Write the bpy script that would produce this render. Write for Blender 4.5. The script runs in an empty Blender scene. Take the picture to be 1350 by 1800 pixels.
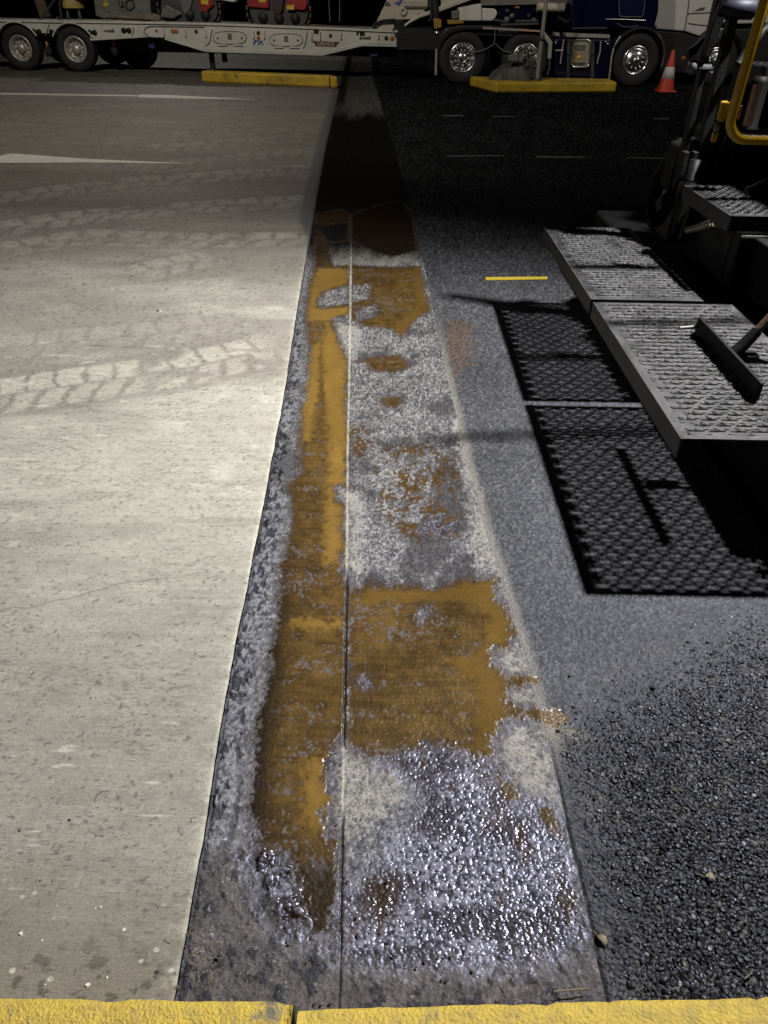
import bpy, math, random
import numpy as np
from mathutils import Matrix, Vector

# ------------------------------------------------------------------ camera, world, lamps, exposure
SC = bpy.context.scene
COL = SC.collection
FOC, CAMH, PITCH, ROLL = 1300.0, 1.7, math.atan(914 / 1300.0), math.radians(1.0)

cam_d = bpy.data.cameras.new("camera")
cam = bpy.data.objects.new("camera", cam_d)
COL.objects.link(cam)
cam_d.sensor_fit = 'VERTICAL'
cam_d.sensor_height = 24.0
cam_d.lens = 24.0 * FOC / 1800.0
cam_d.clip_start, cam_d.clip_end = 0.05, 1000.0
cam.matrix_world = (Matrix.Translation((0, 0, CAMH)) @ Matrix.Rotation(math.pi / 2 - PITCH, 4, 'X')
                    @ Matrix.Rotation(ROLL, 4, 'Z'))
SC.camera = cam

world = bpy.data.worlds.new("World")
SC.world = world
world.use_nodes = True
wn = world.node_tree
for n in list(wn.nodes):
    wn.nodes.remove(n)
sky = wn.nodes.new('ShaderNodeTexSky')
sky.sky_type = 'NISHITA'
sky.sun_disc = False
sky.sun_elevation = math.radians(-4)
sky.sun_rotation = math.radians(200)
bg = wn.nodes.new('ShaderNodeBackground')
bg.inputs['Strength'].default_value = 0.022
wo = wn.nodes.new('ShaderNodeOutputWorld')
wn.links.new(sky.outputs[0], bg.inputs[0])
wn.links.new(bg.outputs[0], wo.inputs[0])


def spot(name, loc, aim, power, angle, blend, radius, col):
    d = bpy.data.lights.new(name, 'SPOT')
    d.energy, d.spot_size, d.spot_blend, d.shadow_soft_size, d.color = power, math.radians(angle), blend, radius, col
    o = bpy.data.objects.new(name, d)
    COL.objects.link(o)
    o.location = loc
    o.rotation_euler = (Vector(aim) - Vector(loc)).to_track_quat('-Z', 'Y').to_euler()
    return o


# night shift: the work light on the machine's mast, and the weak yard lamp over the parked rigs
spot("work_light", (3.45, 3.9, 5.3), (-1.15, 3.0, 0), 4700, 85, 1.0, 0.10, (1.0, 0.985, 0.955))
spot("yard_light", (-5.2, 9.2, 9.0), (-3.2, 15.5, 0.3), 2600, 118, 0.9, 0.3, (1.0, 0.95, 0.84))
spot("yard_light", (10.5, 11.0, 8.0), (6.6, 20.0, 1.0), 1100, 52, 0.9, 0.3, (1.0, 0.95, 0.86))
spot("far_yard_light", (-9.0, 34.0, 9.0), (-4.0, 24.0, 0.0), 1500, 90, 0.9, 0.3, (1.0, 0.96, 0.86))

vs = SC.view_settings
vs.view_transform, vs.look, vs.gamma, vs.exposure = 'Standard', 'None', 1.0, 0.0
vs.use_curve_mapping = False

rng = np.random.default_rng(7)
random.seed(7)


# ------------------------------------------------------------------ measuring: where a point of the picture stands in the place
def ray(px, py):
    a, b = px - 675.0, py - 900.0
    a, b = a * math.cos(ROLL) + b * math.sin(ROLL), -a * math.sin(ROLL) + b * math.cos(ROLL)
    u, v = a / FOC, b / FOC
    return np.array([u, math.cos(PITCH) - v * math.sin(PITCH), -(math.sin(PITCH) + v * math.cos(PITCH))])


def G(px, py, z=0.0):
    d = ray(px, py)
    t = (z - CAMH) / d[2]
    return np.array([d[0] * t, d[1] * t])


def loc(px, py, root, yl=0.0):
    """local (x, z) of a point seen on the plane y = yl of a thing with its own frame"""
    d = ray(px, py)
    rx, ry, rz = root.location.x, root.location.y, root.rotation_euler.z
    c, s = math.cos(-rz), math.sin(-rz)
    ox, oy = c * (0 - rx) - s * (0 - ry), s * (0 - rx) + c * (0 - ry)
    dx, dy = c * d[0] - s * d[1], s * d[0] + c * d[1]
    t = (yl - oy) / dy
    return (ox + dx * t, CAMH + d[2] * t)


# ------------------------------------------------------------------ noise in numpy
def _h(ix, iy, seed):
    n = (ix.astype(np.int64) * 374761393 + iy.astype(np.int64) * 668265263 + seed * 974634777) & 0xFFFFFFFF
    n = ((n ^ (n >> 13)) * 1274126177) & 0xFFFFFFFF
    n = ((n ^ (n >> 15)) * 2246822519) & 0xFFFFFFFF
    return ((n ^ (n >> 16)) & 0xFFFFFF) / float(0xFFFFFF)


def vn(x, y, seed=0):
    ix, iy = np.floor(x), np.floor(y)
    fx, fy = x - ix, y - iy
    fx, fy = fx * fx * (3 - 2 * fx), fy * fy * (3 - 2 * fy)
    a, b = _h(ix, iy, seed), _h(ix + 1, iy, seed)
    c, d = _h(ix, iy + 1, seed), _h(ix + 1, iy + 1, seed)
    return (a * (1 - fx) + b * fx) * (1 - fy) + (c * (1 - fx) + d * fx) * fy


def fbm(x, y, o=4, seed=0):
    t, a, s = 0, 0.5, 0
    for k in range(o):
        t = t + a * vn(x * 2 ** k + 13.7 * k, y * 2 ** k - 7.1 * k, seed + k)
        s += a
        a *= 0.55
    return t / s


def worley(x, y, seed=0):
    x, y = 0.829 * x - 0.559 * y + 0.22 * (vn(x * 0.6, y * 0.6, seed + 40) - .5), 0.559 * x + 0.829 * y + 0.22 * (vn(x * 0.6 + 9, y * 0.6, seed + 41) - .5)
    ix, iy = np.floor(x), np.floor(y)
    f1 = np.full(x.shape, 9.0)
    f2 = np.full(x.shape, 9.0)
    cid = np.zeros(x.shape)
    ddx = np.zeros(x.shape)
    ddy = np.zeros(x.shape)
    for i in (-1, 0, 1):
        for j in (-1, 0, 1):
            cx, cy = ix + i, iy + j
            px_, py_ = cx + 0.04 + 0.92 * _h(cx, cy, seed), cy + 0.04 + 0.92 * _h(cx, cy, seed + 1)
            dx, dy = x - px_, y - py_
            d = np.sqrt(dx * dx + dy * dy)
            c = _h(cx, cy, seed + 2)
            near = d < f1
            f2 = np.where(near, f1, np.minimum(f2, d))
            cid = np.where(near, c, cid)
            ddx = np.where(near, dx, ddx)
            ddy = np.where(near, dy, ddy)
            f1 = np.where(near, d, f1)
    return f1, f2, cid, ddx, ddy


def ss(a, b, x):
    t = np.clip((x - a) / (b - a), 0, 1)
    return t * t * (3 - 2 * t)


def sdf(x, y, pts, far=0.25):
    """signed distance in metres to an outline lying on the ground, + inside"""
    P = np.array(pts, float)
    out = np.full(x.shape, -far)
    m = (x > P[:, 0].min() - far) & (x < P[:, 0].max() + far) & (y > P[:, 1].min() - far) & (y < P[:, 1].max() + far)
    if not m.any():
        return out
    X, Y = x[m], y[m]
    d = np.full(X.shape, 9.0)
    ins = np.zeros(X.shape, bool)
    for k in range(len(P)):
        a, b = P[k - 1], P[k]
        e = b - a
        t = np.clip(((X - a[0]) * e[0] + (Y - a[1]) * e[1]) / max(e @ e, 1e-12), 0, 1)
        d = np.minimum(d, np.hypot(X - a[0] - e[0] * t, Y - a[1] - e[1] * t))
        if a[1] != b[1]:
            c = ((a[1] > Y) != (b[1] > Y)) & (X < (b[0] - a[0]) * (Y - a[1]) / (b[1] - a[1]) + a[0])
            ins ^= c
    out[m] = np.where(ins, d, -d)
    return out


def outline(pts):
    return [G(*p) for p in pts]


# ------------------------------------------------------------------ materials
MATS = {}


def mat(name, col, rough=0.5, metal=0.0, var=0.0, vscale=6.0, col2=None, bump=0.0, bscale=40.0, spec=0.5, coat=0.0, col3=None, s3=12.0, p3=(0.58, 0.66)):
    if name in MATS:
        return MATS[name]
    m = bpy.data.materials.new(name)
    m.use_nodes = True
    t = m.node_tree
    b = t.nodes['Principled BSDF']
    b.inputs['Base Color'].default_value = (*col, 1)
    b.inputs['Roughness'].default_value = rough
    b.inputs['Metallic'].default_value = metal
    b.inputs['Specular IOR Level'].default_value = spec
    b.inputs['Coat Weight'].default_value = coat
    tc = t.nodes.new('ShaderNodeTexCoord')
    if var > 0:
        nz = t.nodes.new('ShaderNodeTexNoise')
        nz.inputs['Scale'].default_value = vscale
        nz.inputs['Detail'].default_value = 6
        nz.inputs['Roughness'].default_value = 0.65
        rp = t.nodes.new('ShaderNodeValToRGB')
        rp.color_ramp.elements[0].position = 0.38
        rp.color_ramp.elements[1].position = 0.68
        mx = t.nodes.new('ShaderNodeMix')
        mx.data_type = 'RGBA'
        c2 = col2 or tuple(c * 0.35 for c in col)
        mx.inputs['A'].default_value = (*col, 1)
        mx.inputs['B'].default_value = (*c2, 1)
        ml = t.nodes.new('ShaderNodeMath')
        ml.operation = 'MULTIPLY'
        ml.inputs[1].default_value = var
        t.links.new(tc.outputs['Object'], nz.inputs['Vector'])
        t.links.new(nz.outputs['Fac'], rp.inputs['Fac'])
        t.links.new(rp.outputs['Color'], ml.inputs[0])
        t.links.new(ml.outputs[0], mx.inputs['Factor'])
        src = mx.outputs['Result']
        if col3:
            n3 = t.nodes.new('ShaderNodeTexNoise')
            n3.inputs['Scale'].default_value = s3
            n3.inputs['Detail'].default_value = 8
            n3.inputs['Roughness'].default_value = 0.72
            r3 = t.nodes.new('ShaderNodeValToRGB')
            r3.color_ramp.elements[0].position, r3.color_ramp.elements[1].position = p3
            m3 = t.nodes.new('ShaderNodeMix')
            m3.data_type = 'RGBA'
            m3.inputs['B'].default_value = (*col3, 1)
            t.links.new(tc.outputs['Object'], n3.inputs['Vector'])
            t.links.new(n3.outputs['Fac'], r3.inputs['Fac'])
            t.links.new(r3.outputs['Color'], m3.inputs['Factor'])
            t.links.new(src, m3.inputs['A'])
            src = m3.outputs['Result']
        t.links.new(src, b.inputs['Base Color'])
    if bump > 0:
        nb = t.nodes.new('ShaderNodeTexNoise')
        nb.inputs['Scale'].default_value = bscale
        nb.inputs['Detail'].default_value = 5
        bp = t.nodes.new('ShaderNodeBump')
        bp.inputs['Strength'].default_value = bump
        bp.inputs['Distance'].default_value = 0.01
        t.links.new(tc.outputs['Object'], nb.inputs['Vector'])
        t.links.new(nb.outputs['Fac'], bp.inputs['Height'])
        t.links.new(bp.outputs['Normal'], b.inputs['Normal'])
    MATS[name] = m
    return m


def ground_mat(name, grain, gscale, bump, bscale, stretch=(1, 1, 1), bdist=0.004, spec=0.5, vor=0, vamp=0.6):
    """surface colour and gloss come with the sheet; grain and fine relief are added here"""
    m = bpy.data.materials.new(name)
    m.use_nodes = True
    t = m.node_tree
    b = t.nodes['Principled BSDF']
    b.inputs['Specular IOR Level'].default_value = spec
    tc = t.nodes.new('ShaderNodeTexCoord')
    ac = t.nodes.new('ShaderNodeAttribute')
    ac.attribute_name = 'tint'
    ar = t.nodes.new('ShaderNodeAttribute')
    ar.attribute_name = 'gloss'
    n1 = t.nodes.new('ShaderNodeTexNoise')
    n1.inputs['Scale'].default_value = gscale
    n1.inputs['Detail'].default_value = 4
    n1.inputs['Roughness'].default_value = 0.7
    t.links.new(tc.outputs['Object'], n1.inputs['Vector'])
    mr = t.nodes.new('ShaderNodeMapRange')
    mr.inputs['From Min'].default_value = 0.3
    mr.inputs['From Max'].default_value = 0.7
    mr.inputs['To Min'].default_value = 1 - grain
    mr.inputs['To Max'].default_value = 1 + grain
    t.links.new(n1.outputs['Fac'], mr.inputs['Value'])
    mx = t.nodes.new('ShaderNodeVectorMath')
    mx.operation = 'SCALE'
    t.links.new(ac.outputs['Color'], mx.inputs[0])
    t.links.new(mr.outputs['Result'], mx.inputs['Scale'])
    t.links.new(mx.outputs['Vector'], b.inputs['Base Color'])
    t.links.new(ar.outputs['Fac'], b.inputs['Roughness'])
    a3 = t.nodes.new('ShaderNodeAttribute')
    a3.attribute_name = 'shine'
    t.links.new(a3.outputs['Fac'], b.inputs['Specular IOR Level'])
    a4 = t.nodes.new('ShaderNodeAttribute')
    a4.attribute_name = 'fine'
    mp = t.nodes.new('ShaderNodeMapping')
    mp.inputs['Scale'].default_value = stretch
    t.links.new(tc.outputs['Object'], mp.inputs['Vector'])
    n2 = t.nodes.new('ShaderNodeTexNoise')
    n2.inputs['Scale'].default_value = bscale
    n2.inputs['Detail'].default_value = 3
    n2.inputs['Roughness'].default_value = 0.7
    t.links.new(mp.outputs['Vector'], n2.inputs['Vector'])
    bp = t.nodes.new('ShaderNodeBump')
    t.links.new(a4.outputs['Fac'], bp.inputs['Strength'])
    bp.inputs['Distance'].default_value = bdist
    if vor:
        vt = t.nodes.new('ShaderNodeTexVoronoi')
        vt.inputs['Scale'].default_value = vor
        wv = t.nodes.new('ShaderNodeVectorMath')
        wv.operation = 'SCALE'
        wv.inputs['Scale'].default_value = 0.006
        av = t.nodes.new('ShaderNodeVectorMath')
        t.links.new(n1.outputs['Color'], wv.inputs[0])
        t.links.new(tc.outputs['Object'], av.inputs[0])
        t.links.new(wv.outputs['Vector'], av.inputs[1])
        t.links.new(av.outputs['Vector'], vt.inputs['Vector'])
        ad = t.nodes.new('ShaderNodeMath')
        ad.operation = 'MULTIPLY_ADD'
        ad.inputs[1].default_value = -vamp
        t.links.new(vt.outputs['Distance'], ad.inputs[0])
        t.links.new(n2.outputs['Fac'], ad.inputs[2])
        t.links.new(ad.outputs[0], bp.inputs['Height'])
    else:
        t.links.new(n2.outputs['Fac'], bp.inputs['Height'])
    t.links.new(bp.outputs['Normal'], b.inputs['Normal'])
    return m


def tint_gloss(m, c):
    m.node_tree.nodes['Principled BSDF'].inputs['Specular Tint'].default_value = (*c, 1)


M_CONC = ground_mat('concrete_slab', 0.22, 190, 0.55, 60, (0.35, 3.0, 1), 0.003, 0.3)
M_STRIP = ground_mat('wet_gutter', 0.5, 260, 0.9, 230, (1, 1, 1), 0.0020, 0.7, 230, 0.6)
M_ASPH = ground_mat('asphalt', 0.5, 240, 0.8, 220, (1, 1, 1), 0.002, 0.5, 170, 0.6)
M_SLUR = ground_mat('brown_slurry', 0.22, 150, 0.6, 150, (0.7, 1.5, 1), 0.0012, 0.5)
tint_gloss(M_STRIP, (0.66, 0.70, 1.0))    # oily sheen
tint_gloss(M_ASPH, (0.76, 0.80, 1.0))

M_YEL = mat('yellow_paint', (0.50, 0.355, 0.045), 0.6, var=0.75, vscale=34, col2=(0.27, 0.20, 0.055), bump=0.7, bscale=150, col3=(0.13, 0.115, 0.085), s3=9, p3=(0.55, 0.65))
M_YELFAR = mat('yellow_paint_worn', (0.55, 0.36, 0.02), 0.6, var=0.8, vscale=3, col2=(0.28, 0.18, 0.025), bump=0.3, bscale=25, col3=(0.09, 0.075, 0.045), s3=4, p3=(0.57, 0.68))
M_RAIL = mat('yellow_enamel', (0.50, 0.30, 0.010), 0.35, var=0.35, vscale=25, col2=(0.35, 0.2, 0.02))
M_WHITE = mat('white_trailer_paint', (0.62, 0.60, 0.54), 0.4, var=0.5, vscale=1.6, col2=(0.34, 0.31, 0.25))
M_CREAM = mat('cream_paint', (0.55, 0.50, 0.40), 0.4, var=0.5, vscale=2, col2=(0.3, 0.25, 0.18))
M_VWHITE = mat('white_vehicle_paint', (0.66, 0.64, 0.60), 0.3, coat=0.3)
M_BLUE = mat('dark_blue_paint', (0.004, 0.004, 0.024), 0.22, coat=0.6)
M_FLAP = mat('blue_flap', (0.02, 0.022, 0.14), 0.6)
M_BLACK = mat('black_steel', (0.0035, 0.0035, 0.004), 0.55, var=0.6, vscale=7, col2=(0.010, 0.0095, 0.009), bump=0.2, bscale=60, spec=0.2)
M_DARK = mat('dark_chassis', (0.010, 0.010, 0.011), 0.6)
M_MDARK = mat('dark_machine_steel', (0.011, 0.011, 0.012), 0.5, var=0.6, vscale=9, col2=(0.022, 0.021, 0.020), bump=0.2, bscale=60, spec=0.3)
M_DGREY = mat('dark_grey_steel', (0.06, 0.058, 0.058), 0.55, var=0.6, vscale=6, col2=(0.025, 0.024, 0.024), bump=0.2, bscale=50)
M_GREY = mat('grey_steel', (0.16, 0.155, 0.145), 0.5, var=0.7, vscale=3, col2=(0.07, 0.06, 0.05))
M_RUB = mat('tyre_rubber', (0.013, 0.0125, 0.012), 0.8, var=0.6, vscale=7, col2=(0.026, 0.024, 0.021))
M_CHROME = mat('chrome', (0.80, 0.80, 0.80), 0.27, metal=1.0)
M_ALU = mat('dull_aluminium', (0.62, 0.60, 0.55), 0.42, metal=0.55, var=0.5, vscale=20, col2=(0.2, 0.17, 0.13))
M_RED = mat('red_guard_paint', (0.34, 0.018, 0.02), 0.45, var=0.5, vscale=8, col2=(0.10, 0.012, 0.012))
M_YDEC = mat('yellow_decal', (0.6, 0.42, 0.03), 0.5)
M_BDEC = mat('blue_lettering', (0.06, 0.09, 0.28), 0.5)
M_PLATE = mat('oxide_name_plate', (0.13, 0.045, 0.03), 0.5)
M_PLATELET = mat('pale_lettering', (0.45, 0.40, 0.34), 0.5)
M_ORANGE = mat('orange_lens', (0.40, 0.13, 0.03), 0.4)
M_HOLE = mat('dark_recess', (0.008, 0.008, 0.008), 0.8)
M_SEAM = mat('seam_grey', (0.10, 0.09, 0.075), 0.7)  # dull grey-brown for seams, levers and small marks
M_CONE_R = mat('cone_orange', (0.56, 0.045, 0.015), 0.5, var=0.4, vscale=14, col2=(0.26, 0.03, 0.015))
M_CONE_W = mat('cone_white_band', (0.62, 0.58, 0.54), 0.45, var=0.4, vscale=16, col2=(0.35, 0.3, 0.27))
M_LINE = mat('white_road_paint', (0.40, 0.385, 0.345), 0.6, var=0.5, vscale=14, col2=(0.22, 0.2, 0.17), bump=0.3, bscale=120)
M_LINEDIM = mat('worn_road_paint', (0.10, 0.097, 0.08), 0.6, var=0.9, vscale=30, col2=(0.04, 0.04, 0.038))
M_LINEY = mat('yellow_road_paint', (0.38, 0.29, 0.02), 0.5, var=0.4, vscale=40, col2=(0.3, 0.22, 0.03))
M_STEP = mat('grip_plate_steel', (0.015, 0.015, 0.020), 0.28, metal=0.0, var=0.8, vscale=15, col2=(0.085, 0.082, 0.084), bump=0.6, bscale=220, col3=(0.006, 0.006, 0.006), s3=9, p3=(.50, .62))
M_STEP2 = mat('plate_edge_steel', (0.07, 0.07, 0.067), 0.5, var=0.7, vscale=9, col2=(0.03, 0.03, 0.03))
M_WOOD = mat('rusty_handle', (0.085, 0.046, 0.024), 0.6, var=0.9, vscale=30, col2=(0.06, 0.025, 0.015), bump=0.3, bscale=80)
M_PINK = mat('pale_label', (0.30, 0.20, 0.185), 0.6, var=0.5, vscale=60, col2=(0.2, 0.1, 0.1))
M_ORPAINT = mat('orange_tag', (0.55, 0.10, 0.02), 0.5)
M_SILV = mat('grey_knob', (0.075, 0.082, 0.09), 0.42)
M_NAVY = mat('blue_cylinder', (0.012, 0.013, 0.030), 0.55, spec=0.3)
M_SACK = mat('grey_tarpaulin', (0.07, 0.07, 0.068), 0.6, var=0.7, vscale=12, col2=(0.03, 0.03, 0.03), bump=0.5, bscale=30)
M_POLE = mat('galvanised_pole', (0.34, 0.32, 0.27), 0.45, metal=0.3, var=0.4, vscale=5)
M_LEAF = mat('dry_leaf', (0.13, 0.105, 0.055), 0.6)
M_STRAW = mat('straw', (0.17, 0.14, 0.09), 0.7)
M_CHIP = mat('stone_chip', (0.05, 0.048, 0.046), 0.6, var=0.5, vscale=80)
M_CHIPW = mat('pale_chip', (0.6, 0.57, 0.5), 0.6)
M_DECK = mat('timber_deck', (0.30, 0.23, 0.15), 0.7, var=0.8, vscale=5, col2=(0.12, 0.09, 0.06))


# ------------------------------------------------------------------ mesh builder
class MB:
    def __init__(self):
        self.v, self.f, self.s = [], [], []

    def add(self, vs_, fs, smooth=False):
        o = len(self.v)
        self.v += [tuple(map(float, p)) for p in vs_]
        for q in fs:
            self.f.append([o + i for i in q])
            self.s.append(smooth)

    def box(self, x0, x1, y0, y1, z0, z1):
        self.add([(x0, y0, z0), (x1, y0, z0), (x1, y1, z0), (x0, y1, z0), (x0, y0, z1), (x1, y0, z1), (x1, y1, z1), (x0, y1, z1)],
                 [(0, 3, 2, 1), (4, 5, 6, 7), (0, 1, 5, 4), (1, 2, 6, 5), (2, 3, 7, 6), (3, 0, 4, 7)])
        return self

    def prism(self, poly, y0, y1):
        """polygon in x, z pushed from y0 to y1"""
        a = sum(poly[i - 1][0] * poly[i][1] - poly[i][0] * poly[i - 1][1] for i in range(len(poly)))
        if a < 0:
            poly = poly[::-1]
        n = len(poly)
        self.add([(x, y0, z) for x, z in poly] + [(x, y1, z) for x, z in poly],
                 [tuple(range(n)), tuple(range(2 * n - 1, n - 1, -1))] + [(i, i + n, (i + 1) % n + n, (i + 1) % n) for i in range(n)])
        return self

    def slab(self, poly, z0, z1):
        """polygon in x, y between two heights"""
        a = sum(poly[i - 1][0] * poly[i][1] - poly[i][0] * poly[i - 1][1] for i in range(len(poly)))
        if a < 0:
            poly = poly[::-1]
        n = len(poly)
        self.add([(x, y, z0) for x, y in poly] + [(x, y, z1) for x, y in poly],
                 [tuple(range(n - 1, -1, -1)), tuple(range(n, 2 * n))] + [(i, (i + 1) % n, (i + 1) % n + n, i + n) for i in range(n)])
        return self

    def tube(self, pts, r, n=10, r1=None):
        pts = [Vector(p) for p in pts]
        vs_, fs = [], []
        up = None
        for i, p in enumerate(pts):
            d = (pts[min(i + 1, len(pts) - 1)] - pts[max(i - 1, 0)]).normalized()
            if up is None:
                up = d.orthogonal().normalized()
            up = (up - d * up.dot(d)).normalized()
            sd = d.cross(up)
            rr = r if r1 is None else r + (r1 - r) * i / max(1, len(pts) - 1)
            for k in range(n):
                a = 2 * math.pi * k / n
                vs_.append(p + (up * math.cos(a) + sd * math.sin(a)) * rr)
        for i in range(len(pts) - 1):
            for k in range(n):
                fs.append((i * n + k, i * n + (k + 1) % n, (i + 1) * n + (k + 1) % n, (i + 1) * n + k))
        self.add(vs_, fs, True)
        self.add(vs_[:n], [tuple(range(n - 1, -1, -1))])
        self.add(vs_[-n:], [tuple(range(n))])
        return self

    def lathe(self, prof, c=(0, 0, 0), n=32, axis='Y', smooth=True):
        """profile of (radius, along) turned round an axis through c"""
        vs_, fs = [], []
        for r, a in prof:
            for k in range(n):
                t = 2 * math.pi * k / n
                if axis == 'Y':
                    vs_.append((c[0] + r * math.cos(t), c[1] + a, c[2] + r * math.sin(t)))
                elif axis == 'Z':
                    vs_.append((c[0] + r * math.cos(t), c[1] + r * math.sin(t), c[2] + a))
                else:
                    vs_.append((c[0] + a, c[1] + r * math.cos(t), c[2] + r * math.sin(t)))
        for i in range(len(prof) - 1):
            for k in range(n):
                fs.append((i * n + k, i * n + (k + 1) % n, (i + 1) * n + (k + 1) % n, (i + 1) * n + k))
        self.add(vs_, fs, smooth)
        return self

    def build(self, name, m, parent=None, bevel=0.0, loc_=None, kind=None):
        me = bpy.data.meshes.new(name)
        me.from_pydata(self.v, [], self.f)
        me.polygons.foreach_set('use_smooth', self.s)
        me.materials.append(m)
        me.validate()
        o = bpy.data.objects.new(name, me)
        COL.objects.link(o)
        if parent:
            o.parent = parent
        if loc_ is not None:
            o.location = loc_
        if bevel > 0:
            b = o.modifiers.new('edge', 'BEVEL')
            b.width, b.segments, b.limit_method = bevel, 2, 'ANGLE'
            b.angle_limit = math.radians(35)
        if kind:
            o['kind'] = kind
        return o


def root(name, label, cat, at, rz=0.0, group=None):
    o = bpy.data.objects.new(name, None)
    COL.objects.link(o)
    o.location, o.rotation_euler = at, (0, 0, rz)
    o['label'], o['category'] = label, cat
    if group:
        o['group'] = group
    return o


def tag(o, label, cat, group=None):
    o['label'], o['category'] = label, cat
    if group:
        o['group'] = group
    return o


def text(s, size, m, parent, at, rot, name='lettering', extrude=0.004):
    c = bpy.data.curves.new(name, 'FONT')
    c.body, c.size, c.extrude, c.align_x, c.align_y = s, size, extrude, 'CENTER', 'CENTER'
    t = bpy.data.objects.new(name, c)
    COL.objects.link(t)
    bpy.context.view_layer.update()
    me = bpy.data.meshes.new_from_object(t.evaluated_get(bpy.context.evaluated_depsgraph_get()))
    bpy.data.objects.remove(t)
    o = bpy.data.objects.new(name, me)
    o.data.materials.clear()
    o.data.materials.append(m)
    COL.objects.link(o)
    o.parent, o.location, o.rotation_euler = parent, at, rot
    return o


def copy_tree(o, parent=None):
    c = o.copy()
    COL.objects.link(c)
    if parent:
        c.parent = parent
    for ch in o.children:
        copy_tree(ch, c)
    return c


# ------------------------------------------------------------------ the ground: slab, gutter, asphalt
LY = np.array([.3, .55, .84, 1.07, 1.33, 1.68, 2.11, 2.61, 3.41, 4.53, 6.37, 7.95, 11.2, 20, 60, 400])
LX = np.array([-.40, -.408, -.418, -.43, -.447, -.462, -.475, -.492, -.52, -.58, -.665, -.74, -.88, -1.18, -2.5, -14])
RY = np.array([.3, .55, .87, 1.12, 1.31, 1.65, 2.04, 2.43, 3.2, 4.73, 5.94, 7.89, 11.3, 20.2, 60, 400])
RX = np.array([.47, .47, .475, .468, .462, .445, .415, .385, .345, .30, .265, .19, .03, -.43, -1.7, -13])
CY = np.array([.3, .8, 1.5, 2.06, 2.86, 4.17, 6.96, 20, 60, 400])
CX = np.array([-.07, -.08, -.108, -.13, -.168, -.22, -.34, -.85, -2.1, -13.5])


def xl(y):
    return np.interp(y, LY, LX) + 0.006 * (fbm(y * 9, y * 0, 3, 5) - 0.5)


def xr(y):
    return np.interp(y, RY, RX) + 0.016 * (fbm(y * 7, y * 0 + 3, 3, 9) - 0.5) + 0.005 * (fbm(y * 45, y * 0 + 3, 3, 10) - 0.5)


rows = [0.5]
while rows[-1] < 26:
    y_ = rows[-1]
    z_ = y_ * 0.8178 + 0.98
    rows.append(y_ + max(0.0019, (z_ * z_ / CAMH) / 740 * np.interp(y_, [0.5, 2.0, 4, 26], [.8, .85, 1.1, 1.5])))
rows = np.array(rows + [27, 29, 32, 36, 42, 50, 65, 100, 180, 400])


def sheet(name, X, Y, Z, tint, gloss, m, keep=None, kind='structure', fine=0.8, shine=0.5):
    nr, nc = X.shape
    idx = np.arange(nr * nc).reshape(nr, nc)
    q = np.stack([idx[:-1, :-1], idx[:-1, 1:], idx[1:, 1:], idx[1:, :-1]], -1).reshape(-1, 4)
    if keep is not None:
        q = q[keep.reshape(-1)]
    used, inv = np.unique(q, return_inverse=True)
    q = inv.reshape(-1, 4)
    co = np.stack([X, Y, Z], -1).reshape(-1, 3)[used]
    tn = tint.reshape(-1, 3)[used]
    gl = gloss.reshape(-1)[used]
    me = bpy.data.meshes.new(name)
    me.vertices.add(len(co))
    me.vertices.foreach_set('co', co.astype(np.float32).ravel())
    me.loops.add(q.size)
    me.loops.foreach_set('vertex_index', q.astype(np.int32).ravel())
    me.polygons.add(len(q))
    me.polygons.foreach_set('loop_start', np.arange(0, q.size, 4, dtype=np.int32))
    me.polygons.foreach_set('use_smooth', np.ones(len(q), bool))
    me.update(calc_edges=True)
    a = me.attributes.new('tint', 'FLOAT_COLOR', 'POINT')
    a.data.foreach_set('color', np.concatenate([np.clip(tn, 0, 1), np.ones((len(tn), 1))], 1).astype(np.float32).ravel())
    g = me.attributes.new('gloss', 'FLOAT', 'POINT')
    g.data.foreach_set('value', np.clip(gl, 0.05, 1).astype(np.float32))
    for nm, val in (('fine', fine), ('shine', shine)):
        val = (np.zeros(X.shape) + val).reshape(-1)[used]
        g = me.attributes.new(nm, 'FLOAT', 'POINT')
        g.data.foreach_set('value', np.clip(val, 0, 1).astype(np.float32))
    me.materials.append(m)
    o = bpy.data.objects.new(name, me)
    COL.objects.link(o)
    o['kind'] = kind
    return o


def mixc(a, b, t):
    return a + (np.asarray(b, float) - a) * t[..., None]


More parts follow.
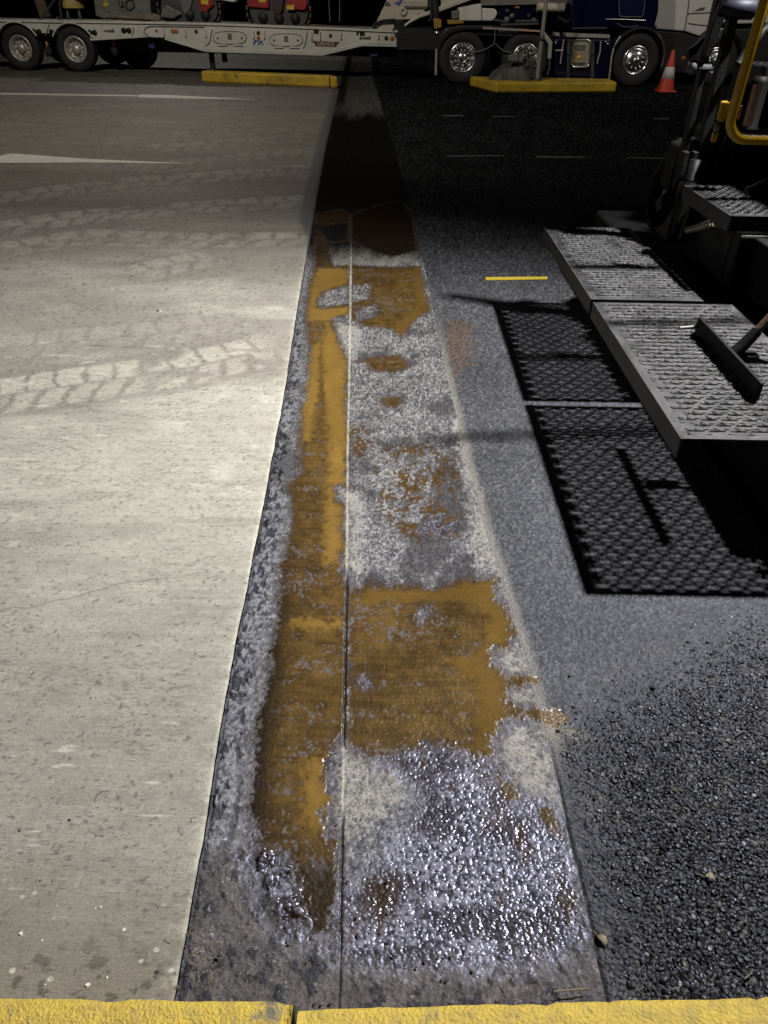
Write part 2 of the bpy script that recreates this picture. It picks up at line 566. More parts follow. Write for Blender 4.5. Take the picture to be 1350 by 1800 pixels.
# outlines of the stains, taken off the pavement
THIN = [
    [(556, 375), (600, 365), (614, 375), (616, 455), (612, 475), (616, 500), (617, 545), (585, 556), (592, 590), (612, 630), (608, 700), (612, 760),
     (610, 848), (590, 850), (592, 872), (607, 880), (603, 950), (600, 985), (612, 1025), (612, 1290), (580, 1305), (572, 1360), (580, 1400),
     (566, 1440), (572, 1465), (596, 1470), (594, 1560), (585, 1640), (545, 1640), (530, 1560), (508, 1500), (450, 1475), (440, 1420), (448, 1340),
     (452, 1250), (470, 1180), (488, 1080), (495, 1000), (512, 920), (515, 870), (503, 848), (528, 830), (526, 760), (536, 690), (545, 610),
     (537, 560), (543, 505), (552, 470), (556, 420)],
    [(617, 462), (680, 466), (738, 468), (748, 510), (755, 545), (728, 562), (706, 590), (690, 574), (640, 568), (617, 556)],
    [(640, 365), (700, 350), (722, 372), (735, 440), (690, 448), (660, 440), (617, 420), (617, 375)],
    [(612, 1040), (640, 1020), (760, 1028), (820, 1018), (868, 1016), (872, 1050), (900, 1085), (905, 1120), (893, 1140), (865, 1135), (866, 1165),
     (885, 1185), (945, 1189), (945, 1203), (900, 1207), (888, 1218), (905, 1238), (945, 1244), (975, 1242), (1005, 1266), (975, 1280), (945, 1264),
     (905, 1260), (880, 1270), (868, 1300), (860, 1328), (835, 1325), (800, 1310), (745, 1298), (680, 1325), (640, 1318), (612, 1298)],
    [(862, 1360), (885, 1358), (908, 1395), (895, 1402)], [(945, 1415), (965, 1420), (985, 1465), (965, 1460)],
    [(985, 1540), (1006, 1590), (1005, 1640), (988, 1600)], [(652, 1550), (694, 1548), (684, 1592), (660, 1600)],
    [(640, 625), (700, 620), (722, 640), (690, 650), (655, 645)], [(670, 695), (705, 693), (707, 708), (675, 711)],  # darker copy of the grip steel, standing in for shade on this step
]
PATCHY = [
    [(608, 748), (640, 742), (665, 790), (645, 805), (612, 785)],
    [(662, 785), (740, 780), (792, 800), (802, 860), (795, 945), (720, 942), (680, 905), (664, 860)],
    [(786, 560), (832, 570), (828, 640), (800, 665), (785, 620)],
]
HOLES = [
    [(555, 525), (570, 510), (610, 498), (617, 500), (617, 530), (590, 533), (565, 540)],
    [(575, 425), (617, 418), (617, 462), (585, 463)], [(617, 498), (650, 496), (650, 520), (617, 528)],
    [(622, 540), (660, 528), (666, 550), (630, 560)], [(560, 395), (617, 385), (617, 420), (572, 425)],
    [(730, 1060), (760, 1055), (760, 1078), (738, 1085)], [(625, 1185), (655, 1182), (655, 1198), (632, 1200)],
]
THICK = [
    [(575, 560), (595, 590), (612, 632), (608, 700), (612, 760), (608, 848), (588, 850), (590, 880), (606, 885), (601, 950), (598, 985), (572, 985),
     (570, 900), (582, 800), (572, 700), (566, 620)],
    [(545, 500), (560, 470), (612, 468), (614, 492), (565, 510), (552, 540), (612, 536), (612, 546), (580, 560), (540, 562)],
    [(530, 690), (545, 610), (560, 600), (560, 690), (545, 770), (530, 770)],
    [(535, 1330), (575, 1318), (572, 1360), (578, 1400), (564, 1445), (537, 1440)],
    [(728, 470), (738, 468), (748, 510), (755, 545), (728, 562), (706, 590), (690, 576), (735, 535)],
    [(640, 1030), (760, 1030), (868, 1016), (905, 1110), (880, 1140), (862, 1150), (885, 1190), (890, 1250), (868, 1325), (834, 1315), (845, 1200),
     (800, 1160), (850, 1140), (862, 1080), (820, 1052), (640, 1050)],
    [(945, 1250), (975, 1245), (1003, 1266), (975, 1278)], [(515, 1085), (560, 1082), (606, 1088), (606, 1100), (520, 1098)],
]
TAR = [
    [(680, 1325), (745, 1300), (835, 1328), (872, 1345), (905, 1400), (985, 1462), (1028, 1560), (1038, 1640), (980, 1690), (850, 1708), (690, 1700),
     (604, 1685), (597, 1640), (606, 1560), (690, 1490), (740, 1400)],
    [(415, 1490), (455, 1478), (510, 1500), (540, 1570), (545, 1640), (500, 1652), (470, 1592), (450, 1540)],
    [(740, 905), (800, 915), (800, 945), (735, 940)],
]
DUSTY = [
    [(600, 1305), (650, 1322), (700, 1345), (720, 1395), (640, 1440), (604, 1490), (585, 1400), (590, 1350)],
    [(872, 1300), (950, 1258), (985, 1425), (950, 1400), (900, 1385)], [(866, 1142), (905, 1130), (950, 1185), (890, 1187)],
    [(795, 735), (812, 735), (885, 1012), (838, 1000)], [(585, 560), (640, 575), (622, 640), (612, 640)], [(604, 860), (640, 870), (640, 1000), (602, 990)],
    [(890, 1212), (948, 1205), (950, 1243), (912, 1238)], [(575, 428), (740, 440), (740, 464), (585, 462)],
]
FRESH = [(960, 1310), (1090, 1220), (1350, 1060), (1500, 1050), (1500, 1900), (1030, 1900), (1040, 1600), (985, 1420)]


def many(x, y, polys, amp=0.012, seed=1):
    nz = (fbm(x * 38, y * 30, 4, seed) - 0.5) * 2 * amp + (vn(x * 150, y * 130, seed + 9) - 0.5) * amp * 1.1 + (vn(x * 62, y * 55, seed + 11) - 0.5) * amp * 1.0
    d = np.full(x.shape, -0.25)
    for p in polys:
        d = np.maximum(d, sdf(x, y, outline(p)))
    return d + nz


def stains(x, y):
    thin = many(x, y, THIN, 0.018, 3)
    hole = many(x, y, HOLES, 0.02, 23)
    pat = many(x, y, PATCHY, 0.03, 31)
    patchn = fbm(x * 26, y * 20, 4, 77)
    pat = np.minimum(pat + 0.01, (0.6 * patchn + 0.4 * vn(x * 95, y * 75, 79) - 0.54) * 0.25)
    thin = np.maximum(np.minimum(thin, -hole), pat)
    thick = np.minimum(many(x, y, THICK, 0.02, 41), thin)
    tar = many(x, y, TAR, 0.03, 51)
    dust = many(x, y, DUSTY, 0.025, 61)
    return thin, thick, tar, dust


# --- gutter
u = np.linspace(0, 1, 340)
Y = np.repeat(rows[:, None], 340, 1)
XL_, XR_ = xl(rows)[:, None], xr(rows)[:, None]
X = XL_ + (XR_ - XL_) * u[None, :]
thin, thick, tar, dust = stains(X, Y)
n_f = vn(X * 260, Y * 240, 2)
n_g = 0.6 * vn(X * 120, Y * 95, 21) + 0.4 * vn(X * 230, Y * 190, 22)
n_m = 0.45 * fbm(X * 75, Y * 60, 3, 12) + 0.30 * vn(X * 190, Y * 150, 13) + 0.25 * fbm(X * 14, Y * 9, 3, 14)
n_l = fbm(X * 7, Y * 4, 4, 15)
w1, w2, wid, wdx, wdy = worley(X * 345, Y * 330, 3)
b1, b2, bid, bdx, bdy = worley(X * 130, Y * 120, 303)
g1, g2, gid, _, _ = worley(X * 88, Y * 80, 203)
tint = np.zeros(X.shape + (3,)) + np.array([0.125, 0.120, 0.118])
tint = tint * (0.65 + 0.7 * n_l)[..., None] * (0.55 + 0.9 * gid)[..., None]
tint = mixc(tint, (0.02, 0.02, 0.021), ss(0.16, 0.03, g2 - g1) * 0.75 * ss(.35, .6, fbm(X * 11, Y * 8, 3, 205)))
pit = ss(0.50, 0.36, n_m) * 0.7
tint = mixc(tint, (0.035, 0.033, 0.034), pit)
tint = mixc(tint, (0.012, 0.012, 0.013), ss(0.40, 0.27, n_g) * 0.85)
tint = mixc(tint, (0.36, 0.35, 0.335), ss(0.62, 0.76, n_g) * 0.6)
edge = X - XL_
marg = ss(0.12, 0.05, edge + 0.05 * (fbm(X * 12, Y * 9, 3, 4) - .5)) * ss(0.9, 1.2, Y)
tint = mixc(tint, np.array([0.15, 0.15, 0.158]), marg * 0.7)
tint = mixc(tint, (0.028, 0.027, 0.03), marg * ss(0.50, 0.36, n_g) * 0.8)
tdust = ss(-0.012, 0.02, dust)
tint = mixc(tint, (0.27, 0.255, 0.22), tdust * (0.15 + 0.55 * n_f) * (0.4 + 1.2 * ss(.35, .6, n_m)))
gl = 0.42 + 0.25 * n_m
gl = gl + tdust * 0.25
wetp = ss(0.50, 0.66, fbm(X * 7, Y * 4.5, 4, 215)) * ss(1.0, 1.2, Y) * ss(5.2, 4.6, Y) * (1 - 0.8 * tdust)
tint = mixc(tint, (0.045, 0.044, 0.05), wetp * 0.75)
gl = gl * (1 - wetp) + 0.18 * wetp
ttar = ss(-0.05, 0.05, tar + 0.10 * (n_g - .5) + 0.05 * (n_m - .5))
tarc = np.array([0.112, 0.110, 0.138]) * (0.25 + 1.5 * ss(.25, .8, 0.6 * bid + 0.4 * n_l))[..., None]  # violet-grey base: the wet tar's sheen put into its colour
tarc = mixc(tarc, (0.012, 0.011, 0.012), ss(0.40, 0.27, n_g) * .8)
tarc = mixc(tarc, (0.020, 0.016, 0.015), ss(0.50, 0.66, fbm(X * 9 + 5, Y * 12, 4, 92) + 0.10 * ss(.25, -.05, X) + .08 * ss(.95, .75, Y)) * 0.8)
tint = tint * (1 - ttar[..., None]) + tarc * ttar[..., None]
gl = gl * (1 - ttar) + ttar * (0.19 + 0.13 * n_f)
# brown rust-water staining the tar
tint = mixc(tint, (0.045, 0.022, 0.011), ttar * ss(0.60, 0.72, fbm(X * 14, Y * 11, 4, 91)) * 0.6)
# oily dark run at the far end of the gutter, pale concrete again beyond it
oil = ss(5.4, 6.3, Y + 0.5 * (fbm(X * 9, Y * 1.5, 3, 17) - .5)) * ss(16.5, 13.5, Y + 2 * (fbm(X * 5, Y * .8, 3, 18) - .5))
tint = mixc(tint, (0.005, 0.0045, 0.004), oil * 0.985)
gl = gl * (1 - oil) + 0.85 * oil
farp = ss(13.5, 16.5, Y + 2 * (fbm(X * 5, Y * .8, 3, 18) - .5))
tint = mixc(tint, (0.042, 0.039, 0.033), farp * (0.6 + 0.4 * n_l))
tint = mixc(tint, (0.012, 0.012, 0.012), farp * ss(0.20, 0.12, edge))
# dirt against the kerb
dirt = ss(-0.03, 0.02, many(X, Y, [[(300, 1470), (400, 1500), (450, 1590), (500, 1655), (600, 1695), (690, 1708), (850, 1716), (985, 1698), (1048, 1635), (1090, 1850), (250, 1850)]], 0.03, 19))
dcol = np.array([0.058, 0.051, 0.043]) * (0.35 + 1.3 * fbm(X * 30, Y * 30, 4, 29))[..., None]
dcol = dcol * (0.55 + 0.9 * n_g)[..., None]
dcol = mixc(dcol, (0.008, 0.007, 0.007), ss(0.60, 0.68, fbm(X * 45, Y * 42, 3, 221)) * 0.8)
dcol = dcol + 0.16 * (ss(0.80, 0.95, n_f) * ss(.5, .6, n_m))[..., None]
tint = tint * (1 - dirt[..., None]) + dcol * dirt[..., None]
gl = gl * (1 - dirt) + (0.45 + 0.4 * n_l) * dirt
# joints: along the slab, and the cold joint down the middle
cx = np.interp(Y, CY, CX) + 0.003 * (fbm(Y * 25, Y * 0, 2, 8) - .5)
cd = np.abs(X - cx)
jw = 0.0022 + 0.0008 * Y
crack = ss(jw * 1.6, jw * 0.5, cd)
palej = np.clip(ss(2.0, 2.1, Y) * ss(6.5, 5.5, Y) + ss(1.07, 1.12, Y) * ss(1.33, 1.28, Y), 0, 1)
seam = ss(0.013, 0.004, edge + 0.012 * (fbm(Y * 40, Y * 0, 3, 3) - .5))
bc = ss(0.63, 0.69, fbm(X * 60, Y * 34, 3, 217) + 0.10 * ss(0.10, 0.03, edge)) * ss(0.09, 0.05, edge) * ss(0.95, 1.1, Y) * ss(5.0, 4.2, Y)
tint = mixc(tint, (0.010, 0.010, 0.011), bc * 0.9)
# soaked halo round the slurry
halo = ss(-0.045, 0.0, thin + 0.03 * (fbm(X * 22, Y * 22, 3, 207) - .5)) * ss(0.35, 0.6, fbm(X * 5, Y * 4, 3, 209) + .1)
tint = mixc(tint, (0.040, 0.026, 0.018), halo * 0.65)
# film of slurry
film = ss(-0.010, 0.018, thin + 0.02 * (n_g - .5))
tthick = ss(-0.025, 0.022, thick)
poke = ss(0.43, 0.34, 0.40 * n_g + 0.22 * n_m + 0.38 * fbm(X * 6, Y * 17, 4, 43) + 0.16 * tthick) * film
streak = fbm(X * 12, Y * 110, 4, 33)
bthin = np.array([0.080, 0.047, 0.0135]) * (0.5 + 0.8 * ss(0.25, 0.75, 0.3 * streak + 0.3 * n_l + 0.4 * fbm(X * 30, Y * 30, 3, 211)))[..., None]
bthin = mixc(bthin, (0.030, 0.016, 0.010), ss(0.50, 0.38, n_m) * 0.55 * (0.3 + n_l) * ss(.3, .6, fbm(X * 6, Y * 5, 3, 39)))
bthick = np.array([0.165, 0.098, 0.024]) * (0.86 + 0.28 * fbm(X * 20, Y * 60, 3, 36))[..., None]
right_lane = ss(0.0, 0.03, X - cx)
bthick = bthick * (1 - 0.42 * right_lane)[..., None]
bcol = bthin * (1 - tthick[..., None]) + bthick * tthick[..., None]
bcol = bcol * (0.70 + 0.6 * fbm(X * 5 + 2, Y * 3.2, 3, 223))[..., None]
bcol = mixc(bcol, (0.040, 0.022, 0.009), ss(0.045, 0.0, thin + 0.02 * (n_l - .5)) * 0.6 * (1 - 0.7 * tthick))
bcol = mixc(bcol, (0.10, 0.092, 0.095), poke * 0.85)
darkb = 0.8 * ss(1.02, 0.92, Y) + ss(5.5, 6.1, Y) * (right_lane * 1.3 + 0.9)  # near end browner; far end near-black, shade painted into the slurry colour
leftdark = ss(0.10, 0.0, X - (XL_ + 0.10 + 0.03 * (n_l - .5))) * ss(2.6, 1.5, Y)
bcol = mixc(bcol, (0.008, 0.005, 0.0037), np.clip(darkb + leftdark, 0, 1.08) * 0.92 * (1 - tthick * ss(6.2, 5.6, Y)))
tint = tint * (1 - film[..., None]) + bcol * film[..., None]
gl = gl * (1 - film) + film * (0.20 - 0.04 * tthick + 0.10 * n_f)
tint = mixc(tint, (0.012, 0.011, 0.010), crack * (1 - palej) * ss(0.75, 0.8, Y) * ss(7, 6, Y))
tint = mixc(tint, (0.42, 0.40, 0.33), crack * palej * 0.75 * (0.4 + 0.6 * vn(Y * 40, Y * 0, 6)))
tint = mixc(tint, (0.05, 0.05, 0.054), seam * 0.75)
# relief
amp_far = ss(7, 2.5, Y)
Z = -0.014 * (1 - (2 * u[None, :] - 1) ** 2) - 0.004 + 0.0055 * u[None, :] ** 6
rough_z = 0.0030 * (n_m - 0.5) + 0.0022 * (n_g - 0.5) + 0.0012 * (n_f - 0.5) + 0.0020 * np.maximum(0, 0.6 - w1)
facet = (bid - .5) * 0.0016 + (bdx * (_h(np.floor(bid * 9999), np.floor(bid * 777), 4) - .5) + bdy * (_h(np.floor(bid * 7777), np.floor(bid * 333), 5) - .5)) * 0.0018 + (wid - 0.5) * 0.0010 + (wdx * (_h(np.floor(wid * 9999), np.floor(wid * 777), 4) - .5) + wdy * (_h(np.floor(wid * 7777), np.floor(wid * 333), 5) - .5)) * 0.0032 - 0.0008 * w1
lump = 0.010 * ss(0.45, 0.7, fbm(X * 40, Y * 40, 3, 88)) * ss(-0.01, 0.02, sdf(X, Y, outline(TAR[1])))
rel = rough_z * (1 - np.maximum(ttar, wetp * .7)) + (facet + 0.35 * rough_z) * np.maximum(ttar, wetp * .7) + lump
rel = rel + dirt * (0.0035 * ss(.5, .75, fbm(X * 45, Y * 42, 3, 221)) + 0.002 * (n_g - .5))
rel = rel * (1 - film * (0.35 + 0.6 * tthick)) + film * tthick * 0.0015 + film * 0.0004
Z = Z + rel * (0.35 + 0.65 * amp_far) - (0.005 * bc + 0.006 * crack * (1 - palej) + 0.004 * seam) * amp_far
tface = (thin[:-1, :-1] + thin[1:, 1:] + thin[:-1, 1:] + thin[1:, :-1]) / 4 > 0.0
fine = np.clip((0.8 - 0.5 * wetp) * (1 - ttar) + 0.10 * ttar, 0, 1) * (1 - film) + film * (0.30 - 0.22 * tthick)
shine = 0.5 + 0.2 * ttar - 0.45 * oil * (1 - film) - 0.50 * ss(5.6, 6.6, Y)
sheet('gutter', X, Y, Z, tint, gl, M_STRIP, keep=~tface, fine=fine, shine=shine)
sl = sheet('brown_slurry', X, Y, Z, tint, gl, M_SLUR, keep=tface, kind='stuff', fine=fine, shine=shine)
sl['label'] = 'ochre brown muddy slurry spread over the wet gutter in ragged patches'
sl['category'] = 'muddy slurry'

# --- asphalt
s = np.concatenate([np.linspace(0, 1, 450), 1 + np.array([.05, .15, .4, 1, 2.5, 6, 15])])
W = (0.62 + 0.60 * np.minimum(rows, 30))[:, None]
Y = np.repeat(rows[:, None], len(s), 1)
X = xr(rows)[:, None] + W * s[None, :]
n_f = vn(X * 250, Y * 230, 42)
n_g = 0.6 * vn(X * 125, Y * 100, 44) + 0.4 * vn(X * 230, Y * 190, 45)
n_m = 0.5 * fbm(X * 80, Y * 70, 3, 52) + 0.3 * vn(X * 190, Y * 170, 53) + 0.2 * fbm(X * 12, Y * 10, 3, 54)
n_l = fbm(X * 2.2, Y * 1.6, 4, 55)
fresh = ss(-0.20, 0.26, sdf(X, Y, outline(FRESH), 0.4) + 0.10 * (fbm(X * 6, Y * 6, 3, 58) - .5))
w1, w2, wid, wdx, wdy = worley(X * (70 + 10 * np.sin(X * 2)) + 1.3 * (n_m - .5), Y * 74 + 1.3 * (n_l - .5), 61)
v1, v2, vid, vdx, vdy = worley(X * 120, Y * 112, 67)
gap = ss(0.24, 0.06, w2 - w1)
gap2 = ss(0.22, 0.04, v2 - v1)
tdusty = np.array([0.062, 0.063, 0.069]) * (0.40 + 0.8 * n_l + 0.9 * (vid - .5))[..., None]
tdusty = mixc(tdusty, (0.018, 0.018, 0.019), np.maximum(gap2 * 0.7, ss(0.42, 0.30, n_g) * 0.9))
tdusty = mixc(tdusty, (0.15, 0.15, 0.155), ss(0.64, 0.78, n_g) * 0.4)
tfresh = np.array([0.019, 0.019, 0.021]) * (0.2 + 1.5 * wid ** 1.3)[..., None]
tfresh = mixc(tfresh, (0.004, 0.004, 0.004), gap * 0.9)
tfresh = mixc(tfresh, (0.10, 0.085, 0.065), (ss(0.95, 0.98, wid) * .6 + ss(0.66, 0.76, fbm(X * 9, Y * 9, 4, 93)) * 0.35) * (1 - gap))
tint = tdusty * (1 - fresh[..., None]) + tfresh * fresh[..., None]
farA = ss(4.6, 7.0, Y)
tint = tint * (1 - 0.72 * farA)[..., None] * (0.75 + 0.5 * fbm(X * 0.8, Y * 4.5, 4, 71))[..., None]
nearedge = ss(0.05, 0.0, X - xr(Y)) * ss(1.15, 1.4, Y) * ss(5, 3.5, Y)
tint = mixc(tint, (0.24, 0.225, 0.19), nearedge * (0.3 + 0.5 * n_f))
rust = many(X, Y, [[(786, 560), (832, 570), (828, 640), (800, 668), (785, 620)]], 0.05, 97)
tint = mixc(tint, (0.085, 0.045, 0.02), ss(-0.04, 0.05, rust) * ss(0.40, 0.55, n_g) * 0.8)
mud = ss(-0.02, 0.05, many(X, Y, [[(945, 1265), (1010, 1275), (1035, 1300), (960, 1320)]], 0.03, 95))
tint = mixc(tint, (0.20, 0.175, 0.125), mud * 0.5 * (0.4 + n_m))
gl = 0.50 + 0.2 * n_m - 0.12 * fresh + 0.12 * fresh * (wid - .5) + 0.15 * farA
thin2 = many(X, Y, THIN[3:4], 0.012, 3)
film = ss(-0.004, 0.008, thin2)
tint = mixc(tint, (0.085, 0.047, 0.011), film * (0.75 + 0.25 * n_m))
gl = gl * (1 - film) + 0.17 * film
pz = 0.0034 * ss(0.0, 0.22, w2 - w1) * (0.4 + 0.9 * wid) + (1 - gap) * 0.0040 * np.sqrt(np.maximum(0, 1 - (w1 * 1.25) ** 2)) + (1 - gap) * (
    wdx * (_h(np.floor(wid * 9999), np.floor(wid * 777), 4) - .5) + wdy * (_h(np.floor(wid * 7777), np.floor(wid * 333), 5) - .5)) * 0.0060 + 0.0006 * (n_g - .5)
pd = 0.0026 * ss(0, .3, v2 - v1) * (0.3 + vid) + 0.0014 * (n_m - .5) + 0.0032 * (n_g - .5)
Z = (pd * (1 - fresh) + (pz + 0.3 * pd) * fresh) * ss(9, 3, Y) + 0.002 - 0.0075 * fresh * ss(0.0, 0.03, X - xr(Y))
Z = Z * (1 - film) + film * 0.0015 
eb = ss(0.0, 0.012, X - xr(Y))
Z = Z * eb + (0.0015 - 0.003 * ss(1.4, 1.0, Y)) * (1 - eb)
tf2 = (thin2[:-1, :-1] + thin2[1:, 1:] + thin2[:-1, 1:] + thin2[1:, :-1]) / 4 > 0.0
fineA = (0.8 - 0.5 * fresh) * (1 - 0.9 * film)
shineA = 0.32 - 0.06 * fresh - 0.40 * farA
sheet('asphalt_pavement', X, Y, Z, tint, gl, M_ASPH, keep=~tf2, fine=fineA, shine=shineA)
if tf2.any():
    o = sheet('brown_slurry_spill', X, Y, Z, tint, gl, M_SLUR, keep=tf2, kind='stuff')
    o['label'] = 'small tongue of brown slurry spilling from the gutter onto the asphalt'
    o['category'] = 'muddy slurry'

# --- loose wet stones lying tight together on the fresh asphalt
t_ = (1 + 5 ** .5) / 2
iv = np.array([(-1, t_, 0), (1, t_, 0), (-1, -t_, 0), (1, -t_, 0), (0, -1, t_), (0, 1, t_), (0, -1, -t_), (0, 1, -t_), (t_, 0, -1), (t_, 0, 1), (-t_, 0, -1), (-t_, 0, 1)])
iv = iv / np.linalg.norm(iv[0])
fi = [(0, 11, 5), (0, 5, 1), (0, 1, 7), (0, 7, 10), (0, 10, 11), (1, 5, 9), (5, 11, 4), (11, 10, 2), (10, 7, 6), (7, 1, 8), (3, 9, 4), (3, 4, 2), (3, 2, 6), (3, 6, 8),
      (3, 8, 9), (4, 9, 5), (2, 4, 11), (6, 2, 10), (8, 6, 7), (9, 8, 1)]
vl, f2, mids = [tuple(v) for v in iv], [], {}


def mid(a, b):
    k_ = (min(a, b), max(a, b))
    if k_ not in mids:
        m_ = (np.array(vl[a]) + np.array(vl[b])) / 2
        vl.append(tuple(m_ / np.linalg.norm(m_)))
        mids[k_] = len(vl) - 1
    return mids[k_]


for a, b, c in fi:
    ab, bc_, ca = mid(a, b), mid(b, c), mid(c, a)
    f2 += [(a, ab, ca), (b, bc_, ab), (c, ca, bc_), (ab, bc_, ca)]
tv, tf = np.array(vl), np.array(f2)
gx, gy = np.meshgrid(np.arange(0.40, 1.75, 0.0105), np.arange(0.56, 2.25, 0.0095))
gx = (gx + 0.005 * (np.arange(gx.shape[0]) % 2)[:, None]).ravel()
gy = gy.ravel()
gx, gy = gx + rng.uniform(-.0045, .0045, gx.size), gy + rng.uniform(-.0045, .0045, gx.size)
fr = ss(-0.16, 0.26, sdf(gx, gy, outline(FRESH), 0.4) + 0.10 * (fbm(gx * 6, gy * 6, 3, 58) - .5))
keep = (rng.uniform(0, 1, gx.size) < fr * 0.95) & (gx > xr(gy) + 0.004 + 0.02 * rng.uniform(0, 1, gx.size)) & (gx < 0.42 + 0.60 * gy) & (gy > .60)
gx, gy = gx[keep], gy[keep]
n_s = gx.size
rad = (0.0046 + 0.0050 * rng.uniform(0, 1, n_s) ** 1.8) * (1.08 - 0.12 * gy)
sc = np.stack([rad * rng.uniform(.85, 1.35, n_s), rad * rng.uniform(.7, 1.0, n_s), rad * rng.uniform(.42, .62, n_s)], 1)
ang, tlt = rng.uniform(0, 6.28, n_s), rng.normal(0, .22, (n_s, 2))
V = tv[None] * (1 + rng.normal(0, .13, (n_s, len(tv), 1))) * sc[:, None]
V[..., 2] = np.minimum(V[..., 2], 0.55 * sc[:, None, 2])
V[..., 2] += tlt[:, :1] * V[..., 0] + tlt[:, 1:] * V[..., 1]
ca, sa = np.cos(ang)[:, None], np.sin(ang)[:, None]
VX, VY = V[..., 0] * ca - V[..., 1] * sa + gx[:, None], V[..., 0] * sa + V[..., 1] * ca + gy[:, None]
VZ = V[..., 2] - 0.0004 + (rng.uniform(-.0015, .0015, n_s))[:, None]
me = bpy.data.meshes.new('asphalt_stones')
co = np.stack([VX, VY, VZ], -1).reshape(-1, 3)
ft = (tf[None] + (np.arange(n_s) * len(tv))[:, None, None]).reshape(-1, 3)
me.vertices.add(len(co))
me.vertices.foreach_set('co', co.astype(np.float32).ravel())
me.loops.add(ft.size)
me.loops.foreach_set('vertex_index', ft.astype(np.int32).ravel())
me.polygons.add(len(ft))
me.polygons.foreach_set('loop_start', np.arange(0, ft.size, 3, dtype=np.int32))
me.polygons.foreach_set('use_smooth', np.ones(len(ft), bool))
me.update(calc_edges=True)
sh = rng.uniform(0, 1, n_s)
stc = np.array([0.0095, 0.0095, 0.0112])[None] * (0.4 + 1.6 * sh ** 1.6)[:, None]
stc = np.where((rng.uniform(0, 1, n_s) > .965)[:, None], np.array([[0.060, 0.052, 0.042]]), stc)
stc = np.concatenate([np.repeat(stc, len(tv), 0), np.ones((len(co), 1))], 1)
a = me.attributes.new('tint', 'FLOAT_COLOR', 'POINT')
a.data.foreach_set('color', stc.astype(np.float32).ravel())
for nm, val in (('gloss', np.repeat(.30 + .25 * rng.uniform(0, 1, n_s), len(tv))), ('fine', np.full(len(co), .30)), ('shine', np.full(len(co), .27))):
    g = me.attributes.new(nm, 'FLOAT', 'POINT')
    g.data.foreach_set('value', val.astype(np.float32))
me.materials.append(M_ASPH)
o = bpy.data.objects.new('asphalt_stones', me)
COL.objects.link(o)
o['kind'] = 'stuff'
o['label'] = 'black wet stones packed on the fresh asphalt beside the gutter near the kerb'
print('stones', n_s, 'tris', n_s * len(tf))

# --- concrete slab with tyre prints
s = np.concatenate([np.linspace(0, 1, 300), 1 + np.array([.05, .15, .4, 1, 2.5, 6, 15])])
W = (0.55 + 0.62 * np.minimum(rows, 30))[:, None]
Y = np.repeat(rows[:, None], len(s), 1)[:, ::-1]
X = xl(rows)[:, None] - 0.002 - W * s[None, ::-1]
n_f = vn(X * 160, Y * 220, 102)
n_m = fbm(X * 14, Y * 30, 5, 112)
n_l = fbm(X * 1.1 + 4, Y * 2.6, 5, 115)
broom = 0.5 * fbm(X * 1.4, Y * 75, 4, 117) + 0.5 * fbm(X * 5, Y * 140, 3, 116)
tint = np.zeros(X.shape + (3,)) + np.array([0.366, 0.345, 0.298])
n_g = 0.55 * vn(X * 80, Y * 100, 104) + 0.45 * vn(X * 180, Y * 190, 105)
tint = tint * (0.68 + 0.20 * n_m + 0.34 * broom + 0.34 * (n_g - .5) + 0.12 * fbm(X * 4, Y * 6, 3, 106))[..., None]
tint = mixc(tint, (0.55, 0.53, 0.45), ss(0.52, 0.70, fbm(X * 7 + 3, Y * 11, 5, 107)) * ss(-1.5, -0.6, X) * ss(6, 4.5, Y) * ss(2.2, 3.0, Y) * 0.5)
tint = tint * (1 - 0.40 * ss(2.8, 0.9, Y + 0.5 * (fbm(X * 3, Y * 5, 3, 118) - .5)))[..., None]   # ground-in dirt towards the kerb, plus the work light's fall-off painted in
tint = mixc(tint, (0.17, 0.155, 0.13), ss(0.54, 0.70, fbm(X * 5, Y * 18, 5, 120)) * 0.28 * ss(3.6, 2.2, Y))
# film of dried dust and mud, heavier where the machines turn
dustf = ss(0.40, 0.66, n_l + 0.10 * ss(2.2, 4.5, Y) - 0.12 * ss(-1.0, -0.45, X) * ss(5.0, 2.0, Y))
tint = mixc(tint, (0.200, 0.180, 0.156), dustf * 0.66)
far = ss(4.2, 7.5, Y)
tint = mixc(tint, np.array([0.075, 0.066, 0.054]), far * (0.72 + 0.3 * fbm(X * 0.7, Y * 3.5, 4, 119)))  # far slab: dirtier, and the drop in light painted into its colour


